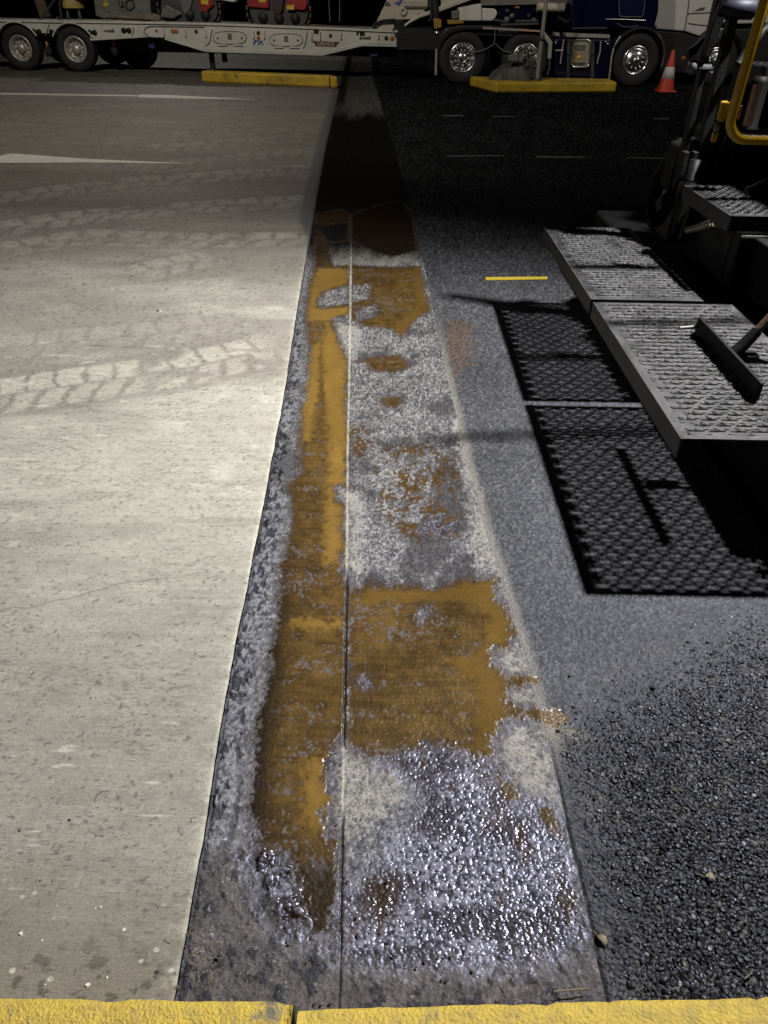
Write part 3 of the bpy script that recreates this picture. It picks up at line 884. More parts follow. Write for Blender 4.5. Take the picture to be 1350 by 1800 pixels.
def track(pts, wid_, pitch, slant, strength, seed, half='both'):
    P = np.array([G(*p) for p in pts])
    # even spacing along a smooth line
    t = np.concatenate([[0], np.cumsum(np.hypot(*np.diff(P, axis=0).T))])
    q = np.linspace(0, t[-1], 60)
    P = np.stack([np.interp(q, t, P[:, 0]), np.interp(q, t, P[:, 1])], 1)
    for _ in range(3):
        P[1:-1] = (P[:-2] + P[1:-1] * 2 + P[2:]) / 4
    m = (X > P[:, 0].min() - wid_) & (X < P[:, 0].max() + wid_) & (Y > P[:, 1].min() - wid_) & (Y < P[:, 1].max() + wid_)
    out = np.zeros(X.shape)
    if not m.any():
        return out, out
    xx, yy = X[m], Y[m]
    best = np.full(xx.shape, 9.0)
    sg = np.zeros(xx.shape)
    al = np.zeros(xx.shape)
    for k in range(59):
        a, e = P[k], P[k + 1] - P[k]
        L = np.hypot(*e)
        tt = ((xx - a[0]) * e[0] + (yy - a[1]) * e[1]) / (L * L)
        tc_ = np.clip(tt, 0, 1)
        d = np.hypot(xx - a[0] - e[0] * tc_, yy - a[1] - e[1] * tc_)
        b = d < best
        best = np.where(b, d, best)
        sg = np.where(b, ((xx - a[0]) * e[1] - (yy - a[1]) * e[0]) / L, sg)
        al = np.where(b, q[k] + tc_ * L, al)
    wv = (fbm(xx * 16, yy * 16, 3, seed) - .5) * 0.035 + (vn(xx * 70, yy * 70, seed + 5) - .5) * 0.02
    al = al + 0.10 * (vn(al * 2.3, al * 0, seed + 6) - .5)
    c = sg / wid_
    f1 = np.abs(((al + wv) / pitch + 0.25 * c) % 1 - .5) * 2
    f2 = np.abs(((al + wv) / pitch + slant * c + .3) % 1 - .5) * 2
    blk1 = ss(0.90, 0.74, f1) * ss(-0.42, -0.34, c + wv) * ss(0.06, -0.02, c + wv)
    blk2 = 0.75 * ss(0.82, 0.66, f2) * ss(0.02, 0.10, c + wv) * ss(0.50, 0.38, c + wv)
    if half == 'one':
        blk2 = blk2 * 0.35
    v = np.maximum(blk1, blk2) * ss(0.30, 0.50, fbm(xx * 4, yy * 6, 4, seed + 3) + 0.04) * (0.7 + 0.6 * (vn(xx * 40, yy * 60, seed + 4) - .2)) * (best < wid_)
    v = v * ss(0, 0.15, al) * ss(q[-1], q[-1] - 0.2, al)
    out[m] = v * strength
    wide = np.zeros(X.shape)
    wide[m] = ss(0.62, 0.40, np.abs(c) + wv) * ss(0, 0.2, al) * ss(q[-1], q[-1] - 0.4, al) * strength
    return out, wide


tr = np.zeros(X.shape)
trd = np.zeros(X.shape)
for k, (pts, wd, pi_, sl_, st) in enumerate([
        ([(-60, 705), (0, 695), (150, 672), (300, 652), (420, 625), (490, 606)], 0.52, 0.15, 1.5, 0.9),
        ([(0, 612), (120, 600), (260, 588), (420, 560)], 0.50, 0.17, 1.5, 0.35),
        ([(0, 402), (115, 384), (311, 367), (560, 350)], 0.62, 0.24, 1.5, 0.9),
        ([(-40, 352), (0, 348), (222, 321), (400, 308), (575, 293)], 0.66, 0.24, 1.5, 0.9),
        ([(178, 300), (355, 283), (470, 272), (580, 262)], 0.6, 0.24, 1.2, 0.6),
        ([(250, 262), (355, 255), (560, 240)], 0.8, 0.30, 1.2, 0.6), ([(300, 237), (430, 232), (570, 228)], 0.8, 0.30, 1.2, 0.5),
        ([(0, 440), (150, 415), (311, 422), (560, 420)], 0.55, 0.22, 1.5, 0.6), ([(215, 486), (300, 466), (380, 450)], 0.5, 0.2, 1.5, 0.55)]):
    ta, tb_ = track(pts, wd, pi_, sl_, st, 130 + k)
    tr = np.maximum(tr, ta)
    trd = np.maximum(trd, tb_)
# the lugs lift the mud: darker film along a track, bare concrete where the lug stood
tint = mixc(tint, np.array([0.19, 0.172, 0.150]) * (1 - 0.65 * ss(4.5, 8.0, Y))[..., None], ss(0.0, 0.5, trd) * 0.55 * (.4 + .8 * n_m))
tint = mixc(tint, np.array([0.47, 0.445, 0.38]) * (1 - 0.62 * ss(4.5, 8.0, Y))[..., None], np.clip(tr, 0, 1) * 0.9 * (0.75 + 0.35 * n_m))  # far prints dimmed in their colour to follow the weak light
tint = mixc(tint, (0.55, 0.53, 0.46), ss(0.70, 0.82, fbm(X * 9, Y * 26, 4, 140)) * ss(5.4, 3.6, Y) * ss(1.6, 2.6, Y) * 0.5)
tint = tint * (1 - 0.26 * ss(0.70, 0.82, vn(X * 55 + Y * 20, Y * 150, 225)) * ss(.45, .6, vn(X * 6, Y * 6, 226)))[..., None]
tint = tint * (1 - 0.45 * ss(0.80, 0.90, vn(X * 120, Y * 130, 227)))[..., None]
for (cx0, cy0, sl_, lo, hi) in ((-1.0, 1.9, 0.35, -2.2, -.55), (-1.3, 3.2, -0.22, -3.0, -.9)):
    hc = np.abs(Y - cy0 - sl_ * (X - cx0) - 0.10 * (fbm(X * 6, X * 0 + cy0, 5, 229) - .5))
    tint = mixc(tint, (0.10, 0.09, 0.075), ss(0.0045, 0.0015, hc) * ss(lo, lo + .3, X) * ss(hi, hi - .3, X) * 0.6)
# whitish scuffs, dark specks, dirt by the kerb
tint = mixc(tint, (0.62, 0.60, 0.54), ss(0.74, 0.82, fbm(X * 7, Y * 42, 4, 143)) * ss(1.7, 1.1, Y) * 0.4)
spk, _, sid, _, _ = worley(X * 9, Y * 14, 145)
tint = mixc(tint, (0.14, 0.13, 0.11), ss(0.14, 0.0, spk + .2 * (n_g - .5)) * (sid > 0.9) * 0.3)
spk2, _, sid2, _, _ = worley(X * 45, Y * 50, 147)
kd = ss(1.05, 0.66, Y + 0.25 * (fbm(X * 5, Y * 7, 4, 149) - .5))
tint = mixc(tint, np.array([0.150, 0.135, 0.110]), kd * 0.8)
tint = mixc(tint, (0.05, 0.045, 0.038), kd * ss(0.58, 0.7, fbm(X * 40, Y * 45, 4, 151)) * 0.7 * ss(.85, .68, Y))
tint = mixc(tint, (0.50, 0.48, 0.42), ss(0.30, 0.16, spk2 + .3 * (n_g - .5)) * (sid2 > 0.93) * kd * .7)
edge = xl(Y) - X
tint = mixc(tint, (0.50, 0.48, 0.42), ss(0.05, 0.0, edge + 0.05 * (n_f - .5)) * 0.28 * ss(.4, .6, n_m) * ss(6.5, 5, Y))
tint = mixc(tint, (0.05, 0.048, 0.046), ss(0.05, 0.0, edge - 0.10 * ss(6.2, 7.2, Y) + 0.05 * (n_m - .5)) * ss(5.8, 6.8, Y))  # soft shade along the far gutter edge, painted into the slab
crk2 = np.abs(Y - 3.98 - 0.02 * (fbm(X * 5, X * 0, 4, 155) - .5) + 0.03 * X)
tint = mixc(tint, (0.05, 0.045, 0.04), ss(0.010, 0.003, crk2) * ss(-.95, -1.1, X) * ss(.42, .55, vn(X * 9, X * 0, 157)) * 0.8)
crk = np.abs(X + 3.0 + 0.25 * (fbm(Y * 3, Y * 0, 4, 153) - .5) * 2 - 0.35 * (Y - 8))
tint = mixc(tint, (0.03, 0.028, 0.025), ss(0.012, 0.004, crk) * ss(7.2, 7.6, Y) * ss(9.6, 9.2, Y))
gl = 0.72 - 0.12 * n_m
Z = 0.0012 * (n_m - .5) + 0.0004 * broom + 0.0006 * (n_f - .5) + 0.004 - 0.006 * ss(0.008, 0.0, edge)
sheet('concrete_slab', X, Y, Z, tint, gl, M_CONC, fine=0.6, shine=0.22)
del X, Y, Z, tint, gl

MB().box(-60, 60, -30, 120, -0.30, -0.06).build('ground', M_DARK, kind='structure')
MB().box(-14, 14, -9, 0.445, -0.05, 0.105).build('footpath', mat('footpath_concrete', (0.25, 0.23, 0.19), 0.8, var=0.6, vscale=5, bump=0.3), kind='structure')

# --- painted marks
def mark(name, pts, m, z=0.009):
    return MB().slab([tuple(G(*p)) for p in pts], z - 0.003, z).build(name, m, kind='structure')


mark('painted_marking', [(-120, 284), (-120, 273), (0, 275), (22, 271), (160, 281), (345, 289), (150, 287), (0, 288)], M_LINE)
mark('painted_marking', [(-100, 165), (0, 167), (242, 170.5), (242, 168), (0, 164), (-100, 162)], M_LINE)
mark('painted_marking', [(243, 172), (245, 167), (300, 168), (456, 176), (330, 174)], M_LINE)
mark('yellow_marking', [(854, 494), (853, 489), (962, 488), (962, 492.5)], M_LINEY, 0.008)
for p in ([(785, 276.2), (885, 275.4), (885, 273.9), (785, 274.7)], [(942, 278), (1028, 278.5), (1028, 276.5), (942, 275.5)],
          [(1102, 279), (1170, 280.5), (1170, 278.8), (1102, 277.3)], [(780, 204.5), (815, 205), (815, 203.5), (780, 203)],
          [(865, 206), (905, 206.5), (905, 205.2), (865, 204.7)], [(1148, 210), (1176, 210.5), (1176, 209), (1148, 208.5)]):
    mark('painted_marking', p, M_LINEDIM, 0.008)

# --- yellow kerb under the camera: two stones with a joint
def kerb(name, xs, yfar, ynear, top, seed):
    """stone of many short slices so that its arrises wander and chip"""
    n = 150
    t = np.linspace(xs[0], xs[1], n)
    mb = MB()
    vs_, fs = [], []
    prof = [(0, -0.1), (0, top - 0.018), (0.004, top - 0.006), (0.016, top), (0.06, top + 0.001), (0.11, top), (0.15, top - 0.002), (0.15, -0.1)]
    for i, x in enumerate(t):
        f = (i / (n - 1))
        yf = yfar[0] + (yfar[1] - yfar[0]) * f
        j = (float(fbm(np.array([x * 14.]), np.array([seed * 1.]), 4, seed)[0]) - .5)
        chip = max(0, float(vn(np.array([x * 31.]), np.array([seed * 2.]), seed + 5)[0]) - .8) * 0.03
        for k, (dy, z) in enumerate(prof):
            zz = z + (0.003 * (float(vn(np.array([x * 20.]), np.array([k * 1.7]), seed + 8)[0]) - .5) if 1 < k < 7 else 0)
            vs_.append((x, yf - dy + (0.006 * j - (chip if k < 4 else 0)), zz - (chip * .5 if k in (2, 3) else 0)))
    m_ = len(prof)
    for i in range(n - 1):
        for k in range(m_ - 1):
            fs.append((i * m_ + k, (i + 1) * m_ + k, (i + 1) * m_ + k + 1, i * m_ + k + 1)[::-1])
    fs.append(tuple(range(m_)))
    fs.append(tuple(range((n - 1) * m_ + m_ - 1, (n - 1) * m_ - 1, -1)))
    mb.add(vs_, fs, True)
    return mb.build(name, M_YEL, kind='structure')


kerb('kerb', (-2.4, -0.157), (0.615, 0.621), None, 0.12, 3)
kerb('kerb', (-0.147, 2.4), (0.609, 0.712), None, 0.116, 5)

# ------------------------------------------------------------------ small street things
def block(name, label, quad, h, cap=None, m=M_YELFAR, group=None, cat='wheel stop'):
    c = np.mean(quad, 0)
    r = root(name, label, cat, (c[0], c[1], 0), 0, group)
    MB().slab([(p[0] - c[0], p[1] - c[1]) for p in quad], 0, h).build('body', m, r, 0.035)
    if cap:
        MB().slab([(p[0] - c[0], p[1] - c[1]) for p in cap], 0, h - 0.01).build('end_cap', m, r, 0.035)
    return r


def quad_of(a, b, depth):
    a, b = np.array(a), np.array(b)
    n = np.array([-(b - a)[1], (b - a)[0]])
    n = n / np.hypot(*n) * depth
    return [a, b, b + n, a + n]


block('wheel_stop', 'long yellow concrete wheel stop lying before the white trailer', quad_of(G(355, 144.5), G(579, 154), 0.30), 0.215,
      quad_of(G(582, 155), G(594, 155), 0.34))
isl = block('yellow_island', 'yellow painted concrete island with a pole on it, before the blue truck',
            [G(872, 163.5), G(1082, 162), G(1082, 162) + np.array([0.02, 0.75]), G(838, 156) + np.array([-0.12, 0.55])], 0.19, cat='traffic island')

# pole on the island
pb = np.array([(945 - 675) / FOC * 15.95, 18.62])
pb = G(944, 141, 0.19)
pole = root('sign_pole', 'slim pale galvanised pole standing on the yellow island', 'pole', (pb[0], pb[1], 0.19))
MB().tube([(0, 0, 0), (0.0, 0, 1.6), (0.01, 0, 3.6)], 0.042, 12).build('post', M_POLE, pole)
MB().lathe([(0, 0), (0.11, 0), (0.11, 0.02), (0.05, 0.035), (0, 0.035)], n=16, axis='Z').build('foot_plate', M_DGREY, pole)
MB().lathe([(0.0425, 0), (0.055, 0.0), (0.055, 0.08), (0.0425, 0.08)], (0, 0, 0.72), n=14, axis='Z').build('clamp', M_DGREY, pole)

# slumped bundle at its foot
tb = root('tarpaulin_bundle', 'slumped dark grey tarpaulin bundle piled beside the pole foot on the island', 'tarpaulin', (pb[0] - 0.52, pb[1] + 0.05, 0.19))
mb = MB()
nu, nv = 40, 18
vs_, fs = [], []
for j in range(nv):
    v = j / (nv - 1)
    for i in range(nu):
        a = 2 * math.pi * i / nu
        k = 1 - v ** 1.4
        fold = 1 + 0.22 * math.sin(a * 5 + 2.2 * v + 1) * (1 - v) + 0.12 * math.sin(a * 11 + v * 7)
        vs_.append((0.50 * k * math.cos(a) * fold + 0.16 * v + (0.12 if v > .5 else 0), 0.27 * k * math.sin(a) * fold, 0.44 * v ** 0.8 * (1 + 0.12 * math.sin(a * 3))))
for j in range(nv - 1):
    for i in range(nu):
        fs.append((j * nu + i, j * nu + (i + 1) % nu, (j + 1) * nu + (i + 1) % nu, (j + 1) * nu + i))
mb.add(vs_, fs, True)
mb.build('cover', M_SACK, tb)
mb = MB()
mb.box(-0.16, 0.03, -0.30, -0.12, 0.36, 0.47)
mb.build('metal_box', M_GREY, tb, 0.01)
MB().box(0.06, 0.14, -0.26, -0.14, 0.34, 0.50).build('metal_box', M_GREY, tb, 0.01)
MB().tube([(0.1, -0.1, 0.42), (0.2, -0.13, 0.56), (0.33, -0.12, 0.55), (0.38, -0.1, 0.38), (0.33, -0.14, 0.2)], 0.018, 8).build('hose', M_DGREY, tb)

# cone
cp = G(1168, 162)
cone = root('traffic_cone', 'orange traffic cone with a dirty white band by the truck front wheel', 'traffic cone', (cp[0] + 0.05, cp[1] + 0.12, 0))
H_ = 0.78


def cr(z):
    return 0.182 - 0.150 * z / H_


MB().lathe([(cr(0.03), 0.03), (cr(0.76), 0.76), (0.028, H_), (0.0, H_ + 0.004)], n=28, axis='Z').build('body', M_CONE_R, cone)
MB().lathe([(cr(0.25) - 0.001, 0.249), (cr(0.25) + 0.0025, 0.25), (cr(0.47) + 0.0025, 0.47), (cr(0.47) - 0.001, 0.471)], n=28, axis='Z').build('reflective_band', M_CONE_W, cone)
MB().box(-0.19, 0.19, -0.19, 0.19, 0, 0.032).build('base', M_CONE_R, cone, 0.012)


# ------------------------------------------------------------------ wheels
def wheel(parent, x, y, r, w, rim_r, style, lug=10, m_rim=M_CHROME, tyre=M_RUB):
    """outer face at y (towards -y), wheel centre at height r"""
    t = MB().lathe([(rim_r, 0.03), (rim_r + 0.015, 0.004), (r * .80, -0.004), (r * .93, 0.006), (r * .985, 0.03), (r, 0.06),
                    (r, w * .33), (r * .975, w * .335), (r * .975, w * .36), (r, w * .365), (r, w * .63), (r * .975, w * .635), (r * .975, w * .66),
                    (r, w * .665), (r, w - .06), (r * .985, w - 0.03), (r * .93, w - 0.006), (rim_r, w - .02)], n=48)
    o = t.build('wheel', tyre, parent, loc_=(x, y, r))
    o.rotation_euler.y = random.uniform(0, 1)
    if style == 'dish':
        prof = [(rim_r, 0.03), (rim_r - 0.012, 0.012), (rim_r - 0.03, 0.022), (rim_r - 0.045, 0.09), (rim_r * .72, 0.16), (rim_r * .66, 0.165), (rim_r * .3, 0.155), (0, 0.155)]
        hubz, nutr = 0.155, rim_r * .52
    else:
        prof = [(rim_r, 0.03), (rim_r - 0.012, 0.010), (rim_r - 0.035, 0.018), (rim_r * .84, 0.06), (rim_r * .72, 0.02), (rim_r * .5, -0.025), (rim_r * .3, -0.03), (0, -0.03)]
        hubz, nutr = -0.022, rim_r * .56
    MB().lathe(prof, n=48).build('rim', m_rim, o)
    hb = MB()
    if style == 'dish':
        hb.lathe([(rim_r * .34, 0.155), (rim_r * .33, 0.05), (rim_r * .27, 0.03), (0, 0.025)], n=24)
    else:
        hb.lathe([(rim_r * .27, -0.03), (rim_r * .25, -0.075), (rim_r * .16, -0.09), (0, -0.092)], n=24)
    hb.build('hub', m_rim, o)
    nb = MB()
    for k in range(lug):
        a = 2 * math.pi * k / lug
        nb.lathe([(0.0, hubz - 0.045), (0.016, hubz - 0.04), (0.021, hubz - .02), (0.021, hubz + 0.01)], (nutr * math.cos(a), 0, nutr * math.sin(a)), n=8)
    nb.build('wheel_nuts', m_rim, o, kind='stuff')
    if style == 'dish':
        hl = MB()
        for k in range(lug):
            a = 2 * math.pi * (k + .5) / lug
            hl.lathe([(0, .128), (0.026, .128), (0.026, .150)], (rim_r * .78 * math.cos(a), -0.0, rim_r * .78 * math.sin(a)), n=10)
        hl.build('hand_holes', M_HOLE, o, kind='stuff')
    return o


# ------------------------------------------------------------------ white low loader trailer
TR = root('lowloader_trailer', 'long dirty white low loader trailer with twin wheels and raised gooseneck', 'trailer', (-4.2, 20.62, 0), -0.060)


def tl(pts, yl=0.0, r=TR):
    return [loc(px, py, r, yl) for px, py in pts]


beam = tl([(-230, 33), (0, 38.5), (220, 41.5), (360, 44), (560, 51.5), (700, 57.5), (699, 79), (655, 77.5), (637, 77.5), (567, 94.5), (440, 90.5), (362, 88),
           (330, 79), (290, 66.5), (262, 65.5), (215, 68.5), (165, 71.5), (158, 71.5)])
arch = []
wx = [loc(37, 90, TR)[0], loc(133, 90, TR)[0]]
wx.insert(0, wx[0] - (wx[1] - wx[0]))
wr = 0.465
for cxw in (wx[2], wx[1], wx[0]):
    for k in range(11):
        a = math.radians(38 + (142 - 38) * k / 10)
        arch.append((cxw + (wr + .075) * math.cos(a), wr + (wr + .075) * math.sin(a) - 0.02))
beam = beam + arch + tl([(-230, 62)])
MB().prism(beam, 0.0, 0.10).build('side_beam', M_WHITE, TR, 0.012)
x0b, x1b = beam[0][0], loc(699, 57.5, TR)[0]
ztop = lambda x: np.interp(x, [beam[0][0], beam[1][0], beam[2][0], beam[3][0], beam[4][0], beam[5][0]], [b[1] for b in beam[:6]])
# top rail lip, lower flange
rail = MB()
xs = np.linspace(x0b, x1b, 14)
for a, b in zip(xs[:-1], xs[1:]):
    za, zb = ztop(a) + 0.004, ztop(b) + 0.004
    rail.prism([(a, za), (b, zb), (b, zb + 0.045), (a, za + 0.045)], -0.035, 0.13)
rail.build('top_rail', M_WHITE, TR)
fl = MB()
low = tl([(290, 66.5), (362, 88), (440, 90.5), (567, 94.5), (637, 77.5), (699, 79)])
for a, b in zip(low[:-1], low[1:]):
    fl.prism([(a[0], a[1] - 0.035), (b[0], b[1] - 0.035), (b[0], b[1]), (a[0], a[1])], -0.03, 0.16)
fl.build('lower_flange', M_WHITE, TR)
# deck of planks across the frame
xd = x0b
k = 0
while xd < x1b - 0.25:
    z = float(ztop(xd))
    MB().box(xd, xd + 0.235, 0.14, 2.45, z - 0.05, z + random.uniform(0.0, 0.012)).build('deck_plank', M_DECK, TR)
    xd += 0.245
for y_ in (.5, 1.9):
    MB().box(x0b, x1b, y_, y_ + .15, 0.42, 0.85).build('chassis_beam', M_DARK, TR)
MB().prism([(p[0], p[1]) for p in beam[:6]] + tl([(699, 79), (567, 94), (362, 88), (290, 66), (160, 71)]) + [(x0b, 0.8)], 2.46, 2.55).build('far_side_beam', M_WHITE, TR)
for x in wx:
    wheel(TR, x, -0.02, wr, 0.30, 0.275, 'dish', 10, M_ALU)
    wheel(TR, x, 2.25, wr, 0.30, 0.275, 'dish', 10, M_ALU)
    MB().tube([(x, 0.25, wr), (x, 2.2, wr)], 0.07, 10).build('axle', M_DARK, TR)
# row of far inner wheels seen as dark shapes behind
for x in (wx[2] + 1.15,):
    wheel(TR, x, 1.0, wr * .98, 0.30, 0.27, 'dish', 10, M_DARK)


def tp(name, pts, m, y0=-0.012, y1=0.0, bevel=0.0, r=TR):
    return MB().prism(tl(pts, 0, r), y0, y1).build(name, m, r, bevel)


def disc(name, px, py, rad, m, r=TR, depth=0.02, n=16):
    x, z = loc(px, py, r)
    return MB().lathe([(0, -depth), (rad * .8, -depth), (rad, -depth * .5), (rad, 0.001)], (x, -0.001, z), n=n).build(name, m, r)


for px, py in ((-45, 55.5), (-10, 56), (64.5, 56), (95, 56.5), (162, 57.5), (222, 53.8)):   # bow-tie shaped tie-down slots
    x, z = loc(px, py, TR)
    q = MB()
    for sgn in (-1, 1):
        q.lathe([(0, -0.006), (0.062, -0.006), (0.062, 0.0)], (x + sgn * 0.062, -0.001, z), n=14)
    q.box(x - 0.06, x + 0.06, -0.0055, 0.0, z - 0.035, z + 0.035)
    q.build('tie_down_slot', M_HOLE, TR)
for px, py, m, rad in ((275, 54, M_ORANGE, .034), (454, 66, M_ORANGE, .042), (689, 67, M_ORANGE, .055), (345, 55.5, M_HOLE, .04), (454, 58, M_HOLE, .04),
                       (581, 63, M_HOLE, .038), (679, 67, M_HOLE, .045)):
    disc('marker_lamp', px, py, rad, m)
x, z = loc(307, 54.5, TR)
MB().lathe([(0, -0.02), (0.04, -0.02), (0.05, -0.01), (0.05, 0)], (x - .04, -0.001, z), n=16).lathe([(0, -0.02), (0.04, -0.02), (0.05, -0.01), (0.05, 0)], (x + .04, -0.001, z), n=16).build('marker_lamp', M_ORANGE, TR)
for px, h in ((287, 13), (325, 13), (361, 13), (445, 14), (464, 14), (547, 13), (562, 13), (599, 11), (632, 9), (665, 9)):
    x, z = loc(px, 47 + (px - 287) * .026 + 2, TR)
    MB().box(x - .018, x + .018, -0.05, 0.0, z - h * 0.0118, z).build('rope_hook', M_WHITE, TR, 0.006)
for px in (404, 503):
    c = (px, 66.5 + (px - 404) * .04)
    ring = []
    for k in range(28):
        a = 2 * math.pi * k / 28
        ring.append((c[0] + (29 if abs(math.cos(a)) < .98 else 29) * math.copysign(abs(math.cos(a)) ** .6, math.cos(a)), c[1] + 11 * math.copysign(abs(math.sin(a)) ** .8, math.sin(a))))
    hp = MB().prism(tl(ring), -0.012, 0.0).build('hatch', M_WHITE, TR, 0.004)
    rp = tl(ring + ring[:1])
    MB().tube([(a[0], -0.010, a[1]) for a in rp], 0.009, 6).build('rim_seam', M_SEAM, hp)
    q = tl([(c[0] - 3.5, c[1] - 7.5), (c[0] + 3.5, c[1] - 7.3), (c[0] + 4, c[1] + 3), (c[0] - 3, c[1] + 2.8)])
    MB().prism(q, -0.02, -0.013).build('latch', M_GREY, hp)
    for dx in (-21, 21):
        xx, zz = loc(c[0] + dx, c[1] + .5, TR)
        MB().lathe([(0, -0.018), (0.022, -0.018), (0.022, -0.012)], (xx, 0, zz), n=10).build('hole', M_HOLE, hp)
    for dx in (-13, 15):
        xx, zz = loc(c[0] + dx, c[1] + 12, TR)
        MB().box(xx - .11, xx + .11, -0.03, -0.012, zz - .022, zz + .012).build('hinge', M_WHITE, hp)
for pts in ([(374, 52), (371, 60), (369, 74), (365, 79), (362, 80)], [(541, 56), (539, 66), (536, 80), (533, 85)], [(86, 44), (84, 52), (82, 60), (79, 63)],
            [(262, 47), (255, 50), (253, 57), (258, 62), (262, 65)], [(262, 46.5), (300, 46.8), (360, 48)], [(234, 48), (235, 55), (232, 62)]):
    MB().tube([(a[0], -0.004, a[1]) for a in tl(pts)], 0.012, 6).build('weld_seam', M_SEAM, TR)
# mudguard edge over each wheel
for x in wx:
    pts = [(x + (wr + .09) * math.cos(math.radians(a)), wr + (wr + .09) * math.sin(math.radians(a)) - .02) for a in range(30, 151, 10)]
    MB().tube([(p[0], -0.03, p[1]) for p in pts], 0.018, 6).build('mudguard_edge', M_WHITE, TR)
# name plate with its lettering
tp('name_plate', [(549, 71.5), (596, 73.5), (595, 76.5), (592, 77), (591, 82), (554, 80.5), (553, 75.5), (549.5, 75)], M_PLATE, -0.016, -0.001)
x, z = loc(573, 77.2, TR)
text('DRAKE', 0.125, M_PLATELET, TR, (x, -0.018, z), (math.pi / 2, 0.02, 0))
x, z = loc(454, 74.5, TR)
for q in ([(-.14, -.05), (-.09, .05), (-.03, .04), (.02, .05), (.04, .02), (-.05, .01), (-.10, -.05)], [(-.03, -.05), (.03, .02), (.09, .05), (.13, -.05), (.10, -.05), (.07, .0), (.02, -.05)]):
    MB().prism([(x + a, z + b) for a, b in q], -0.006, -0.001).build('blue_mark', M_BDEC, TR)
x, z = loc(191, 53.5, TR)
MB().prism([(x - .12, z), (x + .10, z + .02), (x + .13, z + .05), (x + .14, z - .03), (x - .1, z - .02)], -0.02, 0).build('release_lever', M_GREY, TR)
x, z = loc(641, 66, TR)
MB().prism([(x - .12, z), (x + .10, z + .02), (x + .13, z + .05), (x + .14, z - .03), (x - .1, z - .02)], -0.02, 0).build('release_lever', M_SEAM, TR)
for px, py in ((556, 55.5), (631, 58.5), (636, 59)):
    x, z = loc(px, py, TR)
    MB().box(x - .06, x + .06, -0.03, -0.0, z - .03, z + .03).build('stake_pocket', M_HOLE, TR)
# mud flaps and air bags below, landing leg
for px, y0_, y1_, wpx, m in ((261, 67, 86, 13, M_FLAP), (656, 81, 100, 13, M_FLAP)):
    a, b = tl([(px - wpx / 2, y0_), (px + wpx / 2, y1_)])
    MB().box(a[0], b[0], 0.2, 0.22, b[1], a[1]).build('mud_flap', m, TR, 0.004)
for px in (190, 71):
    x, z = loc(px, 70, TR)
    MB().lathe([(0, 0), (.045, 0), (.045, -.16), (0, -.16)], (x, .3, z), n=12, axis='Z').build('orange_strut', mat('strut_tan', (.35, .2, .1), .6), TR)
    MB().lathe([(0, -.16), (.07, -.16), (.09, -.28), (.06, -.36), (0, -.36)], (x, .3, z), n=12, axis='Z').build('air_bag', M_RUB, TR)
for px in (364, 387):
    x, z = loc(px, 90, TR)
    MB().box(x - .05, x + .05, .3, .42, 0.02 if px == 364 else .25, z).build('support_leg', M_DARK, TR)

# gooseneck at the front
gp = tl([(652, 53), (661, 40), (680, 0), (690, -22), (745, -22), (752, -6), (752, 9), (742, 24), (722, 34), (700, 35), (692, 36), (676, 37), (664, 42), (655, 55)], 0.5)
neck = MB().prism(gp, 0.5, 0.68).build('gooseneck', M_CREAM, TR, 0.02)
ap = tl([(707, 51), (722, 40), (740, 31), (775, 20), (840, -4), (842, -14), (776, 10), (746, 22), (728, 30), (712, 42), (704, 48)], 0.42)
MB().prism(ap, 0.42, 0.78).build('neck_arm', M_CREAM, TR, 0.02)
MB().prism(tl([(775, 14), (775, -16), (845, -16), (843, -10)], 0.46), 0.46, 0.74).build('neck_plate', M_CREAM, TR, 0.02)
MB().prism(tl([(657, 53), (662, 45), (672, 40), (693, 39), (693, 55)], 0.45), 0.45, 0.6).build('gusset', M_CREAM, TR, 0.015)
MB().prism(tl([(695, 35), (710, 35), (712, 56), (694, 56)], 0.40), 0.40, 0.7).build('pivot_block', M_HOLE, TR, 0.02)
for o_ in ((0, .0), (0, 2.2), (1, 4.0)):
    MB().tube([(a[0], 0.40 - .02 * o_[0], a[1]) for a in tl([(655, 54 - o_[1]), (661, 44 - o_[1]), (672, 38.5 - o_[1] * .6), (695, 38 - o_[1])], 0.4)], 0.022, 8).build('hydraulic_hose', M_DARK, TR)
MB().prism(tl([(679, 3), (684, 4), (687, 10), (676, 10)], .48), .48, .5).build('cutout', M_SEAM, TR)
x, z = loc(709, 20, TR, .48)
MB().lathe([(.035, 0), (.09, -.0), (.09, -.03), (.06, -.04), (.035, -.03), (.035, 0)], (x, .5, z), n=20).build('pivot_pin', M_CREAM, TR)
x, z = loc(701, 6, TR, .48)
for q in ([(-.13, .0), (-.02, .04), (.11, .10), (.06, .02), (.0, -.05), (-.06, -.02)], [(.10, .02), (.15, .05), (.19, .0), (.14, -.03)]):
    MB().prism([(x + a, z + b) for a, b in q], .49, .499).build('blue_emblem', M_BDEC, TR)
for k, py in enumerate((4.5, 9, 13)):
    x, z = loc(732, py, TR, .47)
    MB().box(x - .28, x + .26, .46, .50, z - .02, z + .025).build('lettering_bar', M_CREAM if k != 2 else M_SEAM, TR)  # plain bars in place of illegible script lettering
for k in range(4):
    x, z = loc(756 + k * 4, 10 + k, TR, .4)
    MB().tube([(x - .02 * k, .4, z + .5), (x, .38, z), (x + .05, .41, z - .22), (x + .02 * k, .45, z - .3)], 0.03, 8).build('hydraulic_hose', M_DARK if k % 2 else M_DGREY, TR)
x, z = loc(742, 23, TR, .38)
MB().prism([(x - .12, z - .01), (x + .05, z + .06), (x + .07, z + .02), (x - .02, z - .03)], .46, .5).build('reflective_patch', M_ALU, TR)

# ------------------------------------------------------------------ tracked road machine riding on the trailer
RM = root('tracked_machine', 'dark tracked road machine with red track guards loaded on the trailer deck', 'road machine', (-4.2, 20.62, 0), -0.060)


